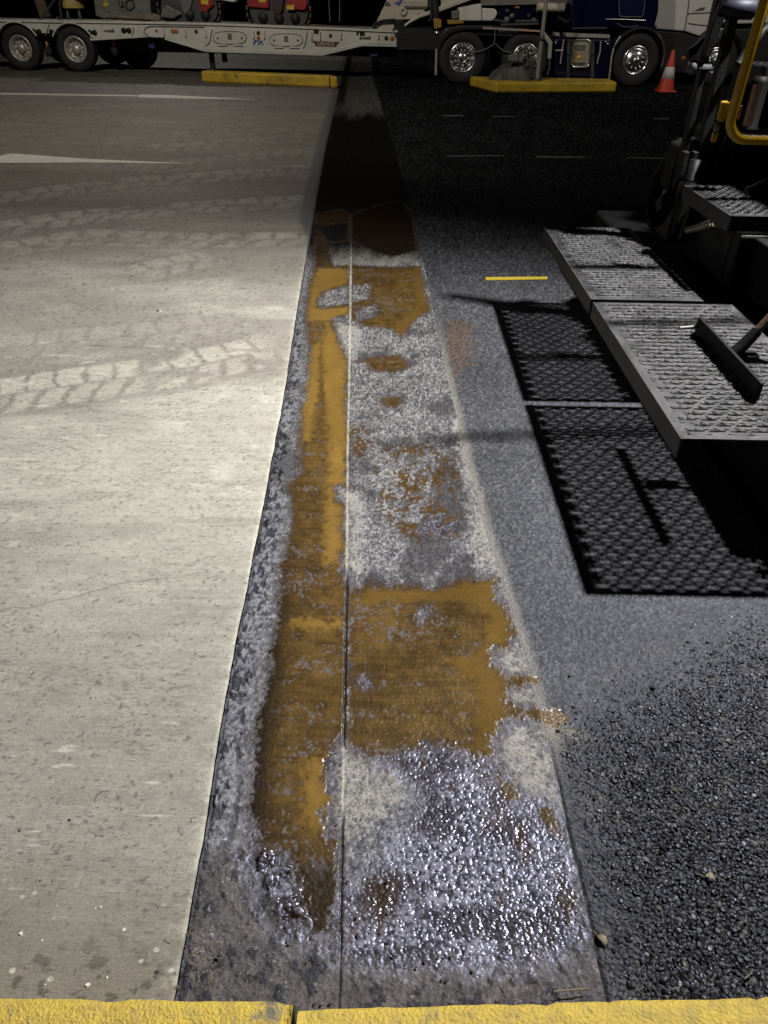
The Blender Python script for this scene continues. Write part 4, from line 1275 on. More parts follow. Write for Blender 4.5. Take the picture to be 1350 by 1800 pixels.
def rl(pts, yl):
    return [loc(px, py, RM, yl) for px, py in pts]


def crawler(p0, p1, ybase, ytop, yl, guard, decal):
    """track loop between two pixel columns; shoes, rollers, frame, red guard"""
    a = rl([(p0, ybase)], yl)[0]
    b = rl([(p1, ytop)], yl)[0]
    x0, x1, z0, z1 = a[0], b[0], a[1], b[1]
    h = z1 - z0
    r_ = h * .42
    cxm = (x0 + x1) / 2
    loop = []
    n = 12
    L_ = max(0.02, (x1 - x0) / 2 - r_)
    for k in range(n + 1):
        t = -math.pi / 2 + math.pi * k / n
        loop.append((cxm + L_ + r_ * math.cos(t), z0 + h / 2 + h / 2 * math.sin(t)))
    for k in range(n + 1):
        t = math.pi / 2 + math.pi * k / n
        loop.append((cxm - L_ + r_ * math.cos(t), z0 + h / 2 + h / 2 * math.sin(t)))
    tk = root_child('crawler_track', RM)
    pl = np.array(loop + loop[:1])
    ln = np.concatenate([[0], np.cumsum(np.hypot(*np.diff(pl, axis=0).T))])
    ns = int(ln[-1] / 0.13)
    for k in range(ns):
        q = ln[-1] * k / ns
        p = np.array([np.interp(q, ln, pl[:, 0]), np.interp(q, ln, pl[:, 1])])
        e = np.array([np.interp((q + .03) % ln[-1], ln, pl[:, 0]), np.interp((q + .03) % ln[-1], ln, pl[:, 1])]) - p
        e = e / max(1e-6, np.hypot(*e))
        nn = np.array([e[1], -e[0]])
        qd = [p - e * .052, p + e * .052, p + e * .052 + nn * .03, p + e * .02 + nn * .045, p - e * .052 + nn * .03]
        MB().prism([tuple(v) for v in qd], yl, yl + .38).build('track_shoe', M_TRK, tk)
    inner = [(cxm + (p[0] - cxm) * .93, z0 + h / 2 + (p[1] - z0 - h / 2) * .93) for p in loop]
    MB().prism(inner, yl + .05, yl + .34).build('track_frame', M_DGREY, tk)
    for t in (-.62, 0, .62):
        MB().lathe([(0, -.03), (h * .16, -.03), (h * .18, 0), (h * .18, .05)], (cxm + t * (x1 - x0) * .42, yl + .03, z0 + h * .3), n=14).build('roller', M_DARK, tk)
    if guard:
        g = MB().prism(rl(guard, yl - .03), yl - .03, yl + .2).build('track_guard', M_RED, RM, .02)
        for dq in decal:
            MB().prism(rl(dq, yl - .045), yl - .04, yl - .032).build('decal', M_YDEC, g)
    return tk


def root_child(name, p):
    o = bpy.data.objects.new(name, None)
    COL.objects.link(o)
    o.parent = p
    return o


M_TRK = mat('track_shoe_steel', (0.085, 0.070, 0.052), 0.7, var=0.6, vscale=12, col2=(0.04, 0.033, 0.026))
crawler(282, 382, 42, -14, 0.35, [(348, -6), (370, -6), (376, 8), (361, 22), (354, 20), (350, 8)], [[(353, 0), (366, 0), (366, 8), (354, 7)]])
crawler(437, 543, 48, -8, 0.30, [(434, 12), (440, -8), (472, -8), (473, 15)], [[(455, -3), (467, -3), (467, 4), (455, 4)]])
MB().prism(rl([(503, -8), (538, -8), (540, 10), (536, 18), (504, 16)], .26), .26, .5).build('track_guard', M_RED, RM, .02)
MB().prism(rl([(504, 9), (517, 8), (517, 17), (504, 17)], .245), .245, .256).build('decal', M_YDEC, RM)
MB().prism(rl([(476, -10), (500, -10), (497, 18), (490, 27), (482, 24), (478, 12)], .27), .27, .6).build('lift_column', mat('dark_maroon', (.05, .02, .022), .5), RM, .02)
MB().prism(rl([(312, -10), (340, -10), (334, 16), (326, 27), (320, 16)], .33), .33, .6).build('lift_column', M_GREY, RM, .02)
MB().prism(rl([(282, 30), (284, 18), (292, 8), (306, 16), (320, 24), (304, 33)], .30), .30, .34).build('track_guard', M_GREY, RM, .02)
MB().prism(rl([(386, -8), (416, -8), (415, 2), (410, 4), (386, 0)], .30), .30, .6).build('white_panel', M_VWHITE, RM, .02)
pl_ = MB().prism(rl([(163, -12), (262, -12), (266, 26), (272, 25), (281, 27), (283, 33), (278, 37), (262, 38), (182, 33), (168, 28)], .28), .28, .7)
sp = pl_.build('side_plate', M_GREY, RM, .025)
MB().prism(rl([(184, 23), (220, 28), (258, 24), (272, 24), (282, 28), (282, 34), (276, 37), (258, 35), (184, 31)], .24), .24, .275).build('skid_shoe', M_WORN if False else mat('worn_skid', (.20, .165, .125), .6, var=.7, vscale=5), sp, .02)
tri = rl([(180.5, 10.5), (191, 10.5), (185.5, -1)], .26)
tw = MB().prism(tri, .265, .278).build('warning_triangle', M_YDEC, sp)
x, z = loc(185.7, 6.3, RM, .26)
text('!', 0.12, M_HOLE, sp, (x, .262, z), (math.pi / 2, 0, 0), 'symbol')
for pts in ([(205, -6), (209, 4), (213, 13), (217, 12), (214, 2)], [(222, 4), (226, 0), (234, 1), (236, 12), (230, 18), (222, 15), (221, 6), (222, 4)]):
    MB().tube([(a[0], .27, a[1]) for a in rl(pts, .27)], .018, 6).build('hose', M_DARK, sp)
MB().prism(rl([(100, -20), (590, -20), (590, -9), (100, -9)], .5), .5, 2.2).build('body', M_DARK, RM, .03)
for x_ in (597, 580):
    MB().tube([(a[0], .5, a[1]) for a in rl([(x_ - (3 if x_ == 580 else 0), -20), (x_, 38)], .5)], .013, 6).build('stay_rod', M_GREY, RM)

# loose gear at the rear of the deck
dr = root('yellow_drum', 'yellow domed drum standing on the trailer deck left of the side plate', 'drum', (0, 0, 0))
x, z = loc(130, 14, TR, .9)
wp = TR.matrix_basis @ Vector((x, .9, z))
dr.location = wp
MB().lathe([(0.255, 0), (.25, .16), (.21, .34), (.12, .48), (0, .53)], n=28, axis='Z').build('dome', mat('drum_yellow', (.5, .38, .10), .5, var=.6, vscale=4), dr)
for sg in (-1, 1):
    MB().tube([(.14 * sg, -.1, 0), (.15 * sg, -.1, -.36)], .03, 8).build('leg', M_GREY, dr)
ch = root('load_chain', 'dark load binder chain slanting to the deck rail at the trailer rear', 'chain', tuple(TR.location), -0.060)
for a, b in (((100, -6), (69, 36)), ((103, -6), (108.5, 37)), ((69, 36), (74, 30)), ((100, 30), (106, 37))):
    A, B = np.array(loc(*a, TR, .1)), np.array(loc(*b, TR, .1))
    n = int(max(3, np.hypot(*(B - A)) / .055))
    q = MB()
    for k in range(n):
        p, p2 = A + (B - A) * k / n, A + (B - A) * (k + 1.25) / n
        q.tube([(p[0], .1 + .012 * (k % 2), p[1]), (p2[0], .1 + .012 * (k % 2), p2[1])], .020 if k % 2 else .027, 6)
    q.build('chain_run', M_DGREY, ch, kind='stuff')
bar = root('leaning_beam', 'dusty brown beam leaning at the rear of the trailer deck', 'beam', tuple(TR.location), -0.060)
MB().prism([loc(*p, TR, .8) for p in ((58, -8), (73, -8), (87, 29), (70, 30))], .8, .9).build('beam', mat('dusty_brown', (.10, .075, .05), .7, var=.6), bar)

# ------------------------------------------------------------------ dark blue prime mover
TK = root('prime_mover', 'dark blue prime mover with chrome wheels coupled to the white trailer', 'truck', (3.5, 19.45, 0), 0.035)


def kl(pts, yl=0.0):
    return [loc(px, py, TK, yl) for px, py in pts]


tw_ = [loc(813, 104, TK)[0], loc(924, 103, TK)[0], loc(1118, 108, TK)[0]]
wheel(TK, tw_[0], 0.0, 0.52, 0.32, 0.30, 'dish', 10)
wheel(TK, tw_[1], 0.0, 0.52, 0.32, 0.30, 'dish', 10)
wheel(TK, tw_[2], 0.0, 0.52, 0.32, 0.29, 'hub', 10)
for x in tw_:
    wheel(TK, x, 2.1, 0.52, 0.30, 0.28, 'dish', 10)
    MB().tube([(x, .3, .52), (x, 2.1, .52)], .09, 10).build('axle', M_DARK, TK)
x0, x1 = kl([(700, 60)])[0][0], kl([(1150, 60)])[0][0]
for y_ in (.75, 1.5):
    MB().box(x0, x1, y_, y_ + .15, .62, .95).build('chassis_rail', M_DARK, TK)
# mudguard over the drive wheels, with its pale strip
gd = kl([(769, 78), (774, 64), (788, 51), (812, 46), (870, 46), (950, 53), (962, 63), (966, 72), (962, 66), (948, 57), (870, 51), (814, 52), (794, 57), (780, 68), (773, 80)], -.05)
MB().prism(gd, -.05, .5).build('mudguard', M_DARK, TK, .01)
st = kl([(849, 47), (949, 53.5), (949, 56.5), (849, 51)], -.07)
MB().prism(st, -.07, -.051).build('guard_strip', M_ALU, TK)
st = kl([(910, 50.7), (949, 53.2), (949, 56.2), (910, 54)], -.078)
MB().prism(st, -.078, -.0705).build('guard_strip', mat('warm_reflector', (.5, .3, .2), .4), TK)
st = kl([(950, 53), (956, 54), (971, 74), (969, 103), (963, 103), (964, 77), (951, 58)], -.07)
MB().prism(st, -.07, -.02).build('guard_strip', M_ALU, TK, .006)
MB().prism(kl([(765, 86), (769, 86), (768, 132), (764, 132)], .1), .1, .12).build('mud_flap', M_ALU, TK)
x, z = loc(768, 58, TK, -.06)
MB().lathe([(0, -.07), (.04, -.06), (.055, -.03), (.05, 0)], (x, -.03, z), n=16).build('rear_lamp', M_CHROME, TK)
# curly air lines looped to the wheel hubs
for pts in ([(828, 91), (842, 91), (855, 86), (868, 78), (870, 70), (870, 52)], [(870, 76), (878, 84), (886, 90), (900, 93)], [(966, 103), (966, 118), (962, 132)]):
    MB().tube([(a[0], -.04, a[1]) for a in kl(pts, -.04)], .013, 7).build('air_line', M_GREY, TK)
# tanks and step panel between the axles
tk = MB().prism(kl([(976, 67), (1076, 67), (1078, 128), (1070, 141), (980, 141), (974, 132)], .02), .02, .7).build('fuel_tank', M_BLUE, TK, .05)
for px, w_ in ((1000, 5.5), (1042, 5.5)):
    MB().prism(kl([(px - w_ / 2, 70), (px + w_ / 2, 70), (px + w_ / 2 - 1, 138), (px - w_ / 2 - 1, 138)], .005), -.008, .018).build('strap', M_DGREY, tk)
    for yy in (71, 95):
        x, z = loc(px, yy, TK, -.01)
        MB().box(x - .035, x + .035, -.03, -.009, z - .02, z + .02).build('buckle', M_CHROME, tk)
for pts in ([(991, 70), (989, 84), (986, 104), (985, 112)], [(1056, 72), (1055, 90), (1051, 104), (1050, 112)], [(976, 89), (990, 88)]):
    MB().tube([(a[0], -.015, a[1]) for a in kl(pts, -.015)], .016, 7).build('pipe', M_ALU, tk)
for px, py in ((977, 75), (1065, 73), (1069, 77)):
    x, z = loc(px, py, TK, 0)
    MB().lathe([(0, -.03), (.022, -.022), (.03, 0)], (x, 0.01, z), n=12).build('bolt', M_CHROME, tk)


def rrect(cx_, cy_, hw, hh, rr, n=5):
    out = []
    for qx, qy, a0 in ((1, -1, -90), (1, 1, 0), (-1, 1, 90), (-1, -1, 180)):
        for k in range(n):
            a = math.radians(a0 + 90 * k / (n - 1))
            out.append((cx_ + qx * (hw - rr) + rr * math.cos(a) - (cy_ * 0) - 0.05 * (qy * hh), cy_ + qy * (hh - rr) + rr * math.sin(a)))
    return out


bx = MB().prism(kl(rrect(1021, 94, 14, 22, 6), -.02), -.02, .02).build('step_panel', M_ALU, TK, .004)
o_ = kl(rrect(1021, 94, 16, 24, 7) + rrect(1021, 94, 16, 24, 7)[:1], -.03)
MB().tube([(a[0], -.03, a[1]) for a in o_], .022, 8).build('chrome_frame', M_CHROME, bx)
MB().prism(kl([(1010, 79), (1030, 79), (1029, 89), (1009, 89)], -.027), -.027, -.021).build('window_pane', M_GREY, bx)
MB().prism(kl([(1008, 92), (1031, 92), (1030, 107), (1006, 107)], -.027), -.027, -.021).build('window_pane', mat('amber_pane', (.33, .24, .16), .25), bx)
MB().prism(kl([(1006, 109), (1030, 109), (1029, 113), (1005, 113)], -.035), -.05, -.021).build('step_tread', M_CHROME, bx)
x, z = loc(1018, 101, TK, -.03)
MB().lathe([(0, -.028), (.03, -.022), (.05, 0)], (x, -.027, z), n=14).build('amber_lamp', mat('amber_glow', (.6, .38, .08), .3), bx)
MB().prism(kl([(977, 57), (983.5, 57.3), (983.5, 63.5), (977, 63)], -.02), -.02, .3).build('top_step', M_ALU, TK)
MB().prism(kl([(994, 58), (1072, 61), (1072, 67), (996, 64.5)], -.02), -.02, .3).build('top_step', M_ALU, TK)
# bracket and guard ahead of the front wheel
MB().tube([(a[0], -.03, a[1]) for a in kl([(1070, 141), (1072, 128), (1075, 100), (1079, 84), (1084, 74), (1091, 64)], -.03)], .022, 7).build('grab_rail', M_ALU, TK)
ft = []
for k in range(15):
    a = math.radians(-12 + 172 * k / 14)
    ft.append((tw_[2] + .62 * math.cos(a), .54 + .62 * math.sin(a)))
for k in range(14, -1, -1):
    a = math.radians(-12 + 172 * k / 14)
    ft.append((tw_[2] + .575 * math.cos(a), .54 + .575 * math.sin(a)))
MB().prism(ft, -.06, .45).build('front_mudguard', M_DARK, TK, .01)
MB().tube([(tw_[2] + .60 * math.cos(math.radians(a)), -.07, .54 + .60 * math.sin(math.radians(a))) for a in range(-12, 60, 6)], .02, 8).build('chrome_edge', M_CHROME, TK)
# cab, sleeper and gear behind it
cab = MB().prism(kl([(1005, 52), (1005, -40), (1160, -40), (1158, 20), (1150, 52), (1090, 50)], .1), .1, 2.3).build('cab', M_BLUE, TK, .04)
dr_ = MB().prism(kl([(1088, 30), (1089, -30), (1134, -30), (1135, 20), (1130, 32)], .06), .06, .098).build('door', mat('door_blue', (.008, .008, .045), .25, coat=.6), TK, .012)
MB().tube([(a[0], .05, a[1]) for a in kl([(1088, -2), (1089, 27), (1092, 29), (1126, 30), (1131, 26), (1134, 0)], .05)], .009, 6).build('trim_line', M_GREY, dr_)
MB().tube([(a[0], .05, a[1]) for a in kl([(1064, 34), (1090, 34), (1134, 36)], .05)], .016, 6).build('step_rail', M_CHROME, TK)
MB().tube([(a[0], .05, a[1]) for a in kl([(1084, 40), (1092, 46), (1108, 48), (1122, 45)], .05)], .014, 6).build('grab_rail', M_DGREY, TK)
MB().prism(kl([(808, 14), (847, 6), (847, 37), (808, 37)], .6), .6, 1.2).build('white_locker', M_VWHITE, TK, .03)
MB().prism(kl([(848, 14), (870, 15), (875, 22), (872, 30), (866, 37), (848, 37)], .62), .62, 1.2).build('white_locker', M_VWHITE, TK, .03)
MB().prism(kl([(795, 20), (807, 18), (807, 32), (795, 34)], .7), .7, 1.0).build('grey_box', M_GREY, TK, .02)
for q in ([(763, 32), (776, 34), (776, 48), (764, 51)], [(787, 35), (815, 35), (816, 41), (788, 43)]):
    MB().prism(kl(q, .55), .55, .8).build('ochre_ramp', mat('ochre_paint', (.33, .19, .04), .6), TK, .01)
MB().tube([(a[0], .5, a[1]) for a in kl([(944, 12), (992, 13.5)], .5)], .085, 14).build('air_tank', M_CREAM, TK)
MB().prism(kl([(848, -10), (1000, -10), (1000, 7), (848, 10)], .6), .6, .9).build('pale_rail', mat('dusty_rail', (.22, .2, .17), .6, var=.6), TK, .01)
MB().prism(kl([(880, 8), (945, 9), (950, 38), (890, 40), (876, 26)], .7), .7, 1.2).build('engine_box', M_BLUE, TK, .03)
for px, py, r_ in ((892, 19, .04), (891, 35, .06), (960, 22, .05), (938, 36, .05), (930, 28, .04), (900, 28, .05)):
    x, z = loc(px, py, TK, .66)
    MB().lathe([(0, -.05), (r_, -.04), (r_ * 1.1, 0), (r_ * 1.1, .06)], (x, .67, z), n=12).build('fitting', M_GREY if r_ > .045 else M_DGREY, TK)
for pts in ([(905, 38), (930, 37), (945, 37)], [(868, 35), (880, 37), (892, 39)], [(880, 44), (920, 43), (946, 42)], [(1000, 18), (1002, 44)], [(982, 30), (1000, 42)]):
    MB().tube([(a[0], .62, a[1]) for a in kl(pts, .62)], .03, 8).build('pipe', M_DGREY, TK)
x, z = loc(910, 12, TK, .6)
MB().box(x - .05, x + .05, .64, .69, z - .025, z + .025).build('marker_lamp', M_ORANGE, TK)
MB().prism(kl([(690, 52), (760, 50), (766, 58), (766, 84), (740, 92), (705, 90)], 1.0), 1.0, 2.0).build('tail_frame', M_DARK, TK)
MB().prism(kl([(716, 78), (742, 79), (742, 88), (716, 88)], .9), .9, .98).build('tail_plate', M_DGREY, TK)

# ------------------------------------------------------------------ white truck ahead of it
WT = root('white_truck', 'white truck with dark lower skirt and chrome wheel, parked beyond the cone', 'truck', (7.2, 20.3, 0), 0.03)


def wl(pts, yl=0.0):
    return [loc(px, py, WT, yl) for px, py in pts]


MB().prism(wl([(1143, 44), (1147, 20), (1152, -30), (1400, -30), (1400, 40), (1300, 42), (1268, 40), (1246, 50), (1230, 64), (1204, 55), (1150, 51)], 0), 0, 2.0).build('cab_panel', M_VWHITE, WT, .03)
for pts in ([(1213, -20), (1209, 20), (1203, 55)], [(1210, 24), (1256, 22)], [(1209, 41), (1222, 43), (1250, 46)], [(1281, -20), (1279, 4)]):
    MB().tube([(a[0], -.003, a[1]) for a in wl(pts)], .012, 6).build('panel_seam', M_SEAM, WT)
for px, py, r_ in ((1152, 47, .04), (1247, 37, .022), (1209, 25, .02)):
    x, z = loc(px, py, WT)
    MB().lathe([(0, -.015), (r_ * .8, -.012), (r_, .001)], (x, 0, z), n=12).build('catch', M_SEAM, WT)
x, z = loc(1228, 18, WT)
MB().prism([(x - .12, z - .03), (x + .12, z), (x + .14, z + .06), (x + .02, z + .05), (x - .02, z + .02)], -.006, -.001).build('side_emblem', M_SEAM, WT)
MB().prism(wl([(1148, 52), (1204, 57), (1230, 66), (1246, 54), (1400, 45), (1400, 120), (1300, 132), (1160, 128), (1150, 90)], .06), .06, 1.9).build('lower_skirt', M_DARK, WT, .03)
x, z = loc(1201, 101.5, WT, .04)
MB().box(x - .045, x + .045, .03, .058, z - .03, z + .03).build('side_marker', M_ORANGE, WT)
wxw = loc(1257, 110, WT)[0]
wheel(WT, wxw, -.02, .50, .3, .27, 'hub', 10)
wheel(WT, wxw, 1.7, .50, .3, .27, 'hub', 10)
pts = [(wxw + .60 * math.cos(math.radians(a)), .52 + .60 * math.sin(math.radians(a))) for a in range(10, 175, 11)]
MB().tube([(p[0], -.02, p[1]) for p in pts], .04, 8).build('wheel_arch', M_DARK, WT)

# ------------------------------------------------------------------ the paving machine at the right
PM = root('paving_machine', 'black paving machine with grip plate footboards and a yellow handrail', 'paving machine', (1.8, 3.6, 0))
OFF = (-1.8, -3.6, 0)


def pm(mb, name, m, bevel=0.006, parent=None):
    return mb.build(name, m, parent or PM, bevel, loc_=OFF if parent is None else None)


def grip(x0, x1, y0, y1, z, px=0.070, py=0.039, lip=0.009, border=0.028, seed=1):
    """safety grating: staggered eye-shaped openings with raised toothed lips, real holes"""
    mb = MB()
    ny = int((y1 - y0 - 2 * border) / py)
    nx = int((x1 - x0 - 2 * border) / px)
    pyy = (y1 - y0 - 2 * border) / ny
    pxx = (x1 - x0 - 2 * border) / (nx + .5)
    rnd = random.Random(seed)
    X0, Y0 = x0 + border, y0 + border

    def wob(x, y):
        return 0.0015 * math.sin(x * 19 + seed) * math.sin(y * 7.3)
    for j in range(ny):
        ya, yb = Y0 + j * pyy, Y0 + (j + 1) * pyy
        sh_ = 0.5 * (j % 2)
        if sh_:
            mb.add([(X0, ya, z), (X0 + pxx * .5, ya, z), (X0 + pxx * .5, yb, z), (X0, yb, z)], [(0, 1, 2, 3)])
        else:
            xe = X0 + nx * pxx
            mb.add([(xe, ya, z), (xe + pxx * .5, ya, z), (xe + pxx * .5, yb, z), (xe, yb, z)], [(0, 1, 2, 3)])
        for i in range(nx):
            xa = X0 + (i + sh_) * pxx
            cx_, cy_ = xa + pxx / 2, (ya + yb) / 2
            hw, hh = pxx * .38, pyy * .20
            out, inn, top = [], [], []
            for k in range(12):
                a = 2 * math.pi * k / 12
                c_, s_ = math.cos(a), math.sin(a)
                m_ = max(abs(c_), abs(s_))
                out.append((cx_ + pxx / 2 * c_ / m_, cy_ + pyy / 2 * s_ / m_, z + wob(cx_, cy_)))
                inn.append((cx_ + hw * 1.12 * c_, cy_ + hh * 1.35 * s_, z + .0025))
                lz = lip * (0.55 + 0.45 * math.cos(a * 4)) * (.85 if s_ > 0 else .3) * rnd.uniform(.7, 1.1)
                top.append((cx_ + hw * .97 * c_, cy_ + hh * .97 * s_, z + .002 + max(lz, 0)))
            vs_ = out + inn + top
            fs = []
            for k in range(12):
                n_ = (k + 1) % 12
                fs.append((k, n_, 12 + n_, 12 + k))
                fs.append((12 + k, 12 + n_, 24 + n_, 24 + k))
            mb.add(vs_, fs, False)
    # plain border
    for a, b, c, d in ((x0, x1, y0, Y0), (x0, x1, Y0 + ny * pyy, y1), (x0, X0, Y0, Y0 + ny * pyy), (X0 + (nx + .5) * pxx, x1, Y0, Y0 + ny * pyy)):
        n = 24
        for k in range(n):
            if (b - a) > (d - c):
                e, f = a + (b - a) * k / n, a + (b - a) * (k + 1) / n
                mb.add([(e, c, z + wob(e, c)), (f, c, z + wob(f, c)), (f, d, z), (e, d, z)], [(0, 1, 2, 3)])
            else:
                e, f = c + (d - c) * k / n, c + (d - c) * (k + 1) / n
                mb.add([(a, e, z + wob(a, e)), (b, e, z), (b, f, z), (a, f, z + wob(a, f))], [(0, 1, 2, 3)])
    return mb


PZ = 0.52


def footboard(x0, x1, y0, y1, seed, label=None):
    o = pm(grip(x0, x1, y0, y1, PZ, seed=seed), 'footboard', M_STEP, 0)
    sd = o.modifiers.new('thickness', 'SOLIDIFY')
    sd.thickness = 0.004
    MB().box(x0 - 0.007, x0 - 0.001, y0, y1, PZ - 0.075, PZ + 0.001).build('edge_flange', M_STEP2, o, 0.002)
    MB().box(x1 - .03, x1, y0, y1, PZ - 0.05, PZ - 0.006).box(x0, x1, y1 - .012, y1 - .004, PZ - .04, PZ - .005).build('stiffener', M_BLACK, o, 0.002)
    return o


footboard(0.972, 1.62, 2.125, 3.425, 1)
footboard(0.972, 1.50, 3.465, 4.80, 2)
# upright flat bar bolted over the near board
pm(MB().box(1.315, 1.330, 2.40, 3.05, PZ + 0.006, PZ + 0.075), 'kick_bar', M_BLACK, 0.003)
pm(MB().tube([(1.24, 3.03, PZ + .03), (1.32, 3.04, PZ + .035)], 0.008, 8), 'bar_pin', M_GREY, 0)
# screed body beneath, screed end box, tool boxes
pm(MB().box(1.47, 3.6, 2.3, 5.55, 0.06, 0.455), 'screed_body', M_BLACK, 0.02)
pm(MB().prism([(1.60, 0.53), (2.4, 0.53), (2.4, 1.0), (1.80, 0.96), (1.66, .72)], 4.42, 4.86), 'screed_end', M_BLACK, 0.02)
ts = pm(MB().box(1.66, 2.5, 3.62, 4.36, 0.53, 0.785), 'tool_box', M_MDARK, 0.012)
pm(MB().box(1.655, 1.661, 3.70, 4.05, 0.56, 0.76), 'box_lid', M_MDARK, 0.004)
pm(MB().prism([(1.72, .53), (1.95, .53), (1.95, .78), (1.72, .78)], 3.2, 3.6), 'side_box', M_BLACK, 0.01)
# upper step
us = pm(grip(1.60, 2.15, 3.64, 4.31, 0.868, px=.05, py=.030, lip=.012, border=.02, seed=4), 'upper_step', mat('shaded_grip_steel', (0.012, 0.012, 0.014), 0.4, var=0.6, vscale=15, col2=(0.03, 0.03, 0.03), bump=0.5, bscale=200, spec=0.25), 0)
us.modifiers.new('thickness', 'SOLIDIFY').thickness = 0.004
MB().box(1.594, 1.599, 3.64, 4.31, 0.795, 0.869).build('edge_flange', M_STEP2, us, 0.002)
pm(MB().box(1.60, 2.15, 3.634, 3.639, 0.80, 0.869), 'step_riser', M_BLACK, 0.002)
# bright lever and latch below the step
pm(MB().tube([(1.555, 4.03, .70), (1.60, 3.98, .73), (1.64, 3.93, .765)], 0.016, 10, r1=0.024), 'lever', mat('worn_lever', (.36, .33, .22), .35, metal=.4), 0)
for y_ in (4.2, 4.33):
    pm(MB().prism([(1.60, .60), (1.66, .60), (1.68, .82), (1.62, .83)], y_, y_ + .05), 'latch_arm', M_MDARK, 0.006)
pm(MB().tube([(1.64, 4.75, .93), (1.60, 4.8, .80), (1.585, 4.78, .66), (1.62, 4.7, .57)], 0.03, 10), 'hydraulic_hose', M_BLACK, 0)
pm(MB().tube([(1.70, 4.78, 1.02), (1.66, 4.83, .86), (1.62, 4.80, .70)], 0.025, 10), 'hydraulic_hose', M_BLACK, 0)
pm(MB().tube([(1.64, 4.5, .88), (1.80, 4.45, 1.02), (2.10, 4.35, 1.2)], 0.022, 10), 'brace', M_MDARK, 0)
pm(MB().tube([(1.80, 4.0, .90), (2.05, 4.0, 1.02), (2.3, 4.0, 1.12)], 0.022, 10), 'brace', M_MDARK, 0)
# mast of two flat bars with cross pieces
mast = MB()
mast.box(1.615, 1.645, 4.50, 4.56, .80, 1.85).box(1.70, 1.745, 4.50, 4.56, .80, 2.3)
mast.box(1.645, 1.70, 4.52, 4.54, 1.62, 1.66).box(1.645, 1.70, 4.52, 4.54, 1.0, 1.05)
pm(mast, 'mast', M_MDARK, 0.004)
pm(MB().prism([(1.60, .78), (1.80, .78), (1.80, 1.06), (1.62, 1.02)], 4.57, 4.75), 'mast_foot', M_BLACK, 0.01)
for x_ in (1.605, 1.655, 1.705):
    pm(MB().box(x_, x_ + .028, 4.44, 4.49, .86, 1.01), 'clevis', M_MDARK, 0.004)
pm(MB().lathe([(0, 0), (.045, 0), (.045, .17), (.035, .18), (0, .18)], (1.635, 4.5, 1.655), n=20, axis='X'), 'valve_cylinder', M_NAVY, 0)
pm(MB().prism([(1.60, 1.45), (1.635, 1.45), (1.66, 1.62), (1.655, 1.70), (1.625, 1.70), (1.61, 1.60)], 4.46, 4.50), 'bracket', M_BLACK, 0.004)
pm(MB().prism([(1.56, 1.47), (1.60, 1.50), (1.655, 1.57), (1.72, 1.57), (1.72, 1.53), (1.63, 1.50), (1.58, 1.43)], 4.60, 4.64), 'bracket', M_MDARK, 0.004)
kn = pm(MB().lathe([(0, 0), (.025, .0), (.033, .012), (.034, .03), (.027, .045), (.018, .052), (.017, .115), (0, .115)], (1.545, 4.5, 1.402), n=20, axis='X'), 'grey_knob', M_SILV, 0)
# yellow handrail: down the side, round the bend and along
rp_ = [(2.5, 3.96, 1.90), (1.80, 3.95, 1.90)] + [(1.628 + .10 * (1 - math.sin(math.pi / 2 * k / 6)) + .03, 3.952, 1.80 + .10 * math.cos(math.pi / 2 * k / 6)) for k in range(1, 6)] + [(1.628, 3.95, 1.70), (1.617, 3.965, 1.24)]
for k in range(1, 8):
    a = math.pi / 2 * k / 7
    rp_.append((1.617 + .085 * (1 - math.cos(a)), 3.968, 1.24 - .085 * math.sin(a) - .01 * k / 7))
rp_ += [(1.86, 3.97, 1.143), (2.6, 3.98, 1.135)]
pm(MB().tube(rp_, 0.0245, 16), 'handrail', M_RAIL, 0)
pm(MB().box(1.565, 1.60, 3.985, 4.02, 1.215, 1.30), 'rail_bracket', M_RAIL, 0.008)
pm(MB().box(1.640, 1.662, 3.985, 4.01, 1.225, 1.285), 'orange_tag', M_ORPAINT, 0.004)
pm(MB().lathe([(0, 0), (.016, 0), (.016, .04), (0, .04)], (1.572, 4.0, 1.17), n=8, axis='Z'), 'bolt', M_GREY, 0)
pm(MB().box(1.56, 1.585, 3.99, 4.015, 1.125, 1.165), 'rail_bracket', M_RAIL, 0.004)
# canister behind the rail
cn = pm(MB().lathe([(0, 0), (.05, 0), (.05, .012), (.042, .02), (.042, .21), (.03, .235), (0, .235)], (1.80, 4.18, 1.155), n=24, axis='Z'), 'canister', mat('canister_black', (.004, .004, .004), .6, spec=.1), 0)
lb = MB()
vs_, fs = [], []
for k in range(9):
    a = math.radians(205 + 62 * k / 8)
    for z in (1.18, 1.36):
        vs_.append((1.80 + .0435 * math.cos(a), 4.18 + .0435 * math.sin(a), z))
for k in range(8):
    if k not in (4,):
        fs.append((2 * k, 2 * k + 2, 2 * k + 3, 2 * k + 1))
lb.add(vs_, fs, True)
lb.build('label', M_PINK, cn)
bx2 = pm(MB().box(1.86, 2.4, 4.3, 4.6, 1.33, 1.425), 'serrated_box', M_MDARK, 0.006)
sr = MB()
for k in range(18):
    sr.prism([(1.865 + k * .028, 1.426), (1.885 + k * .028, 1.426), (1.875 + k * .028, 1.437)], 4.3, 4.45)
sr.build('teeth', M_STEP, bx2, kind='stuff')
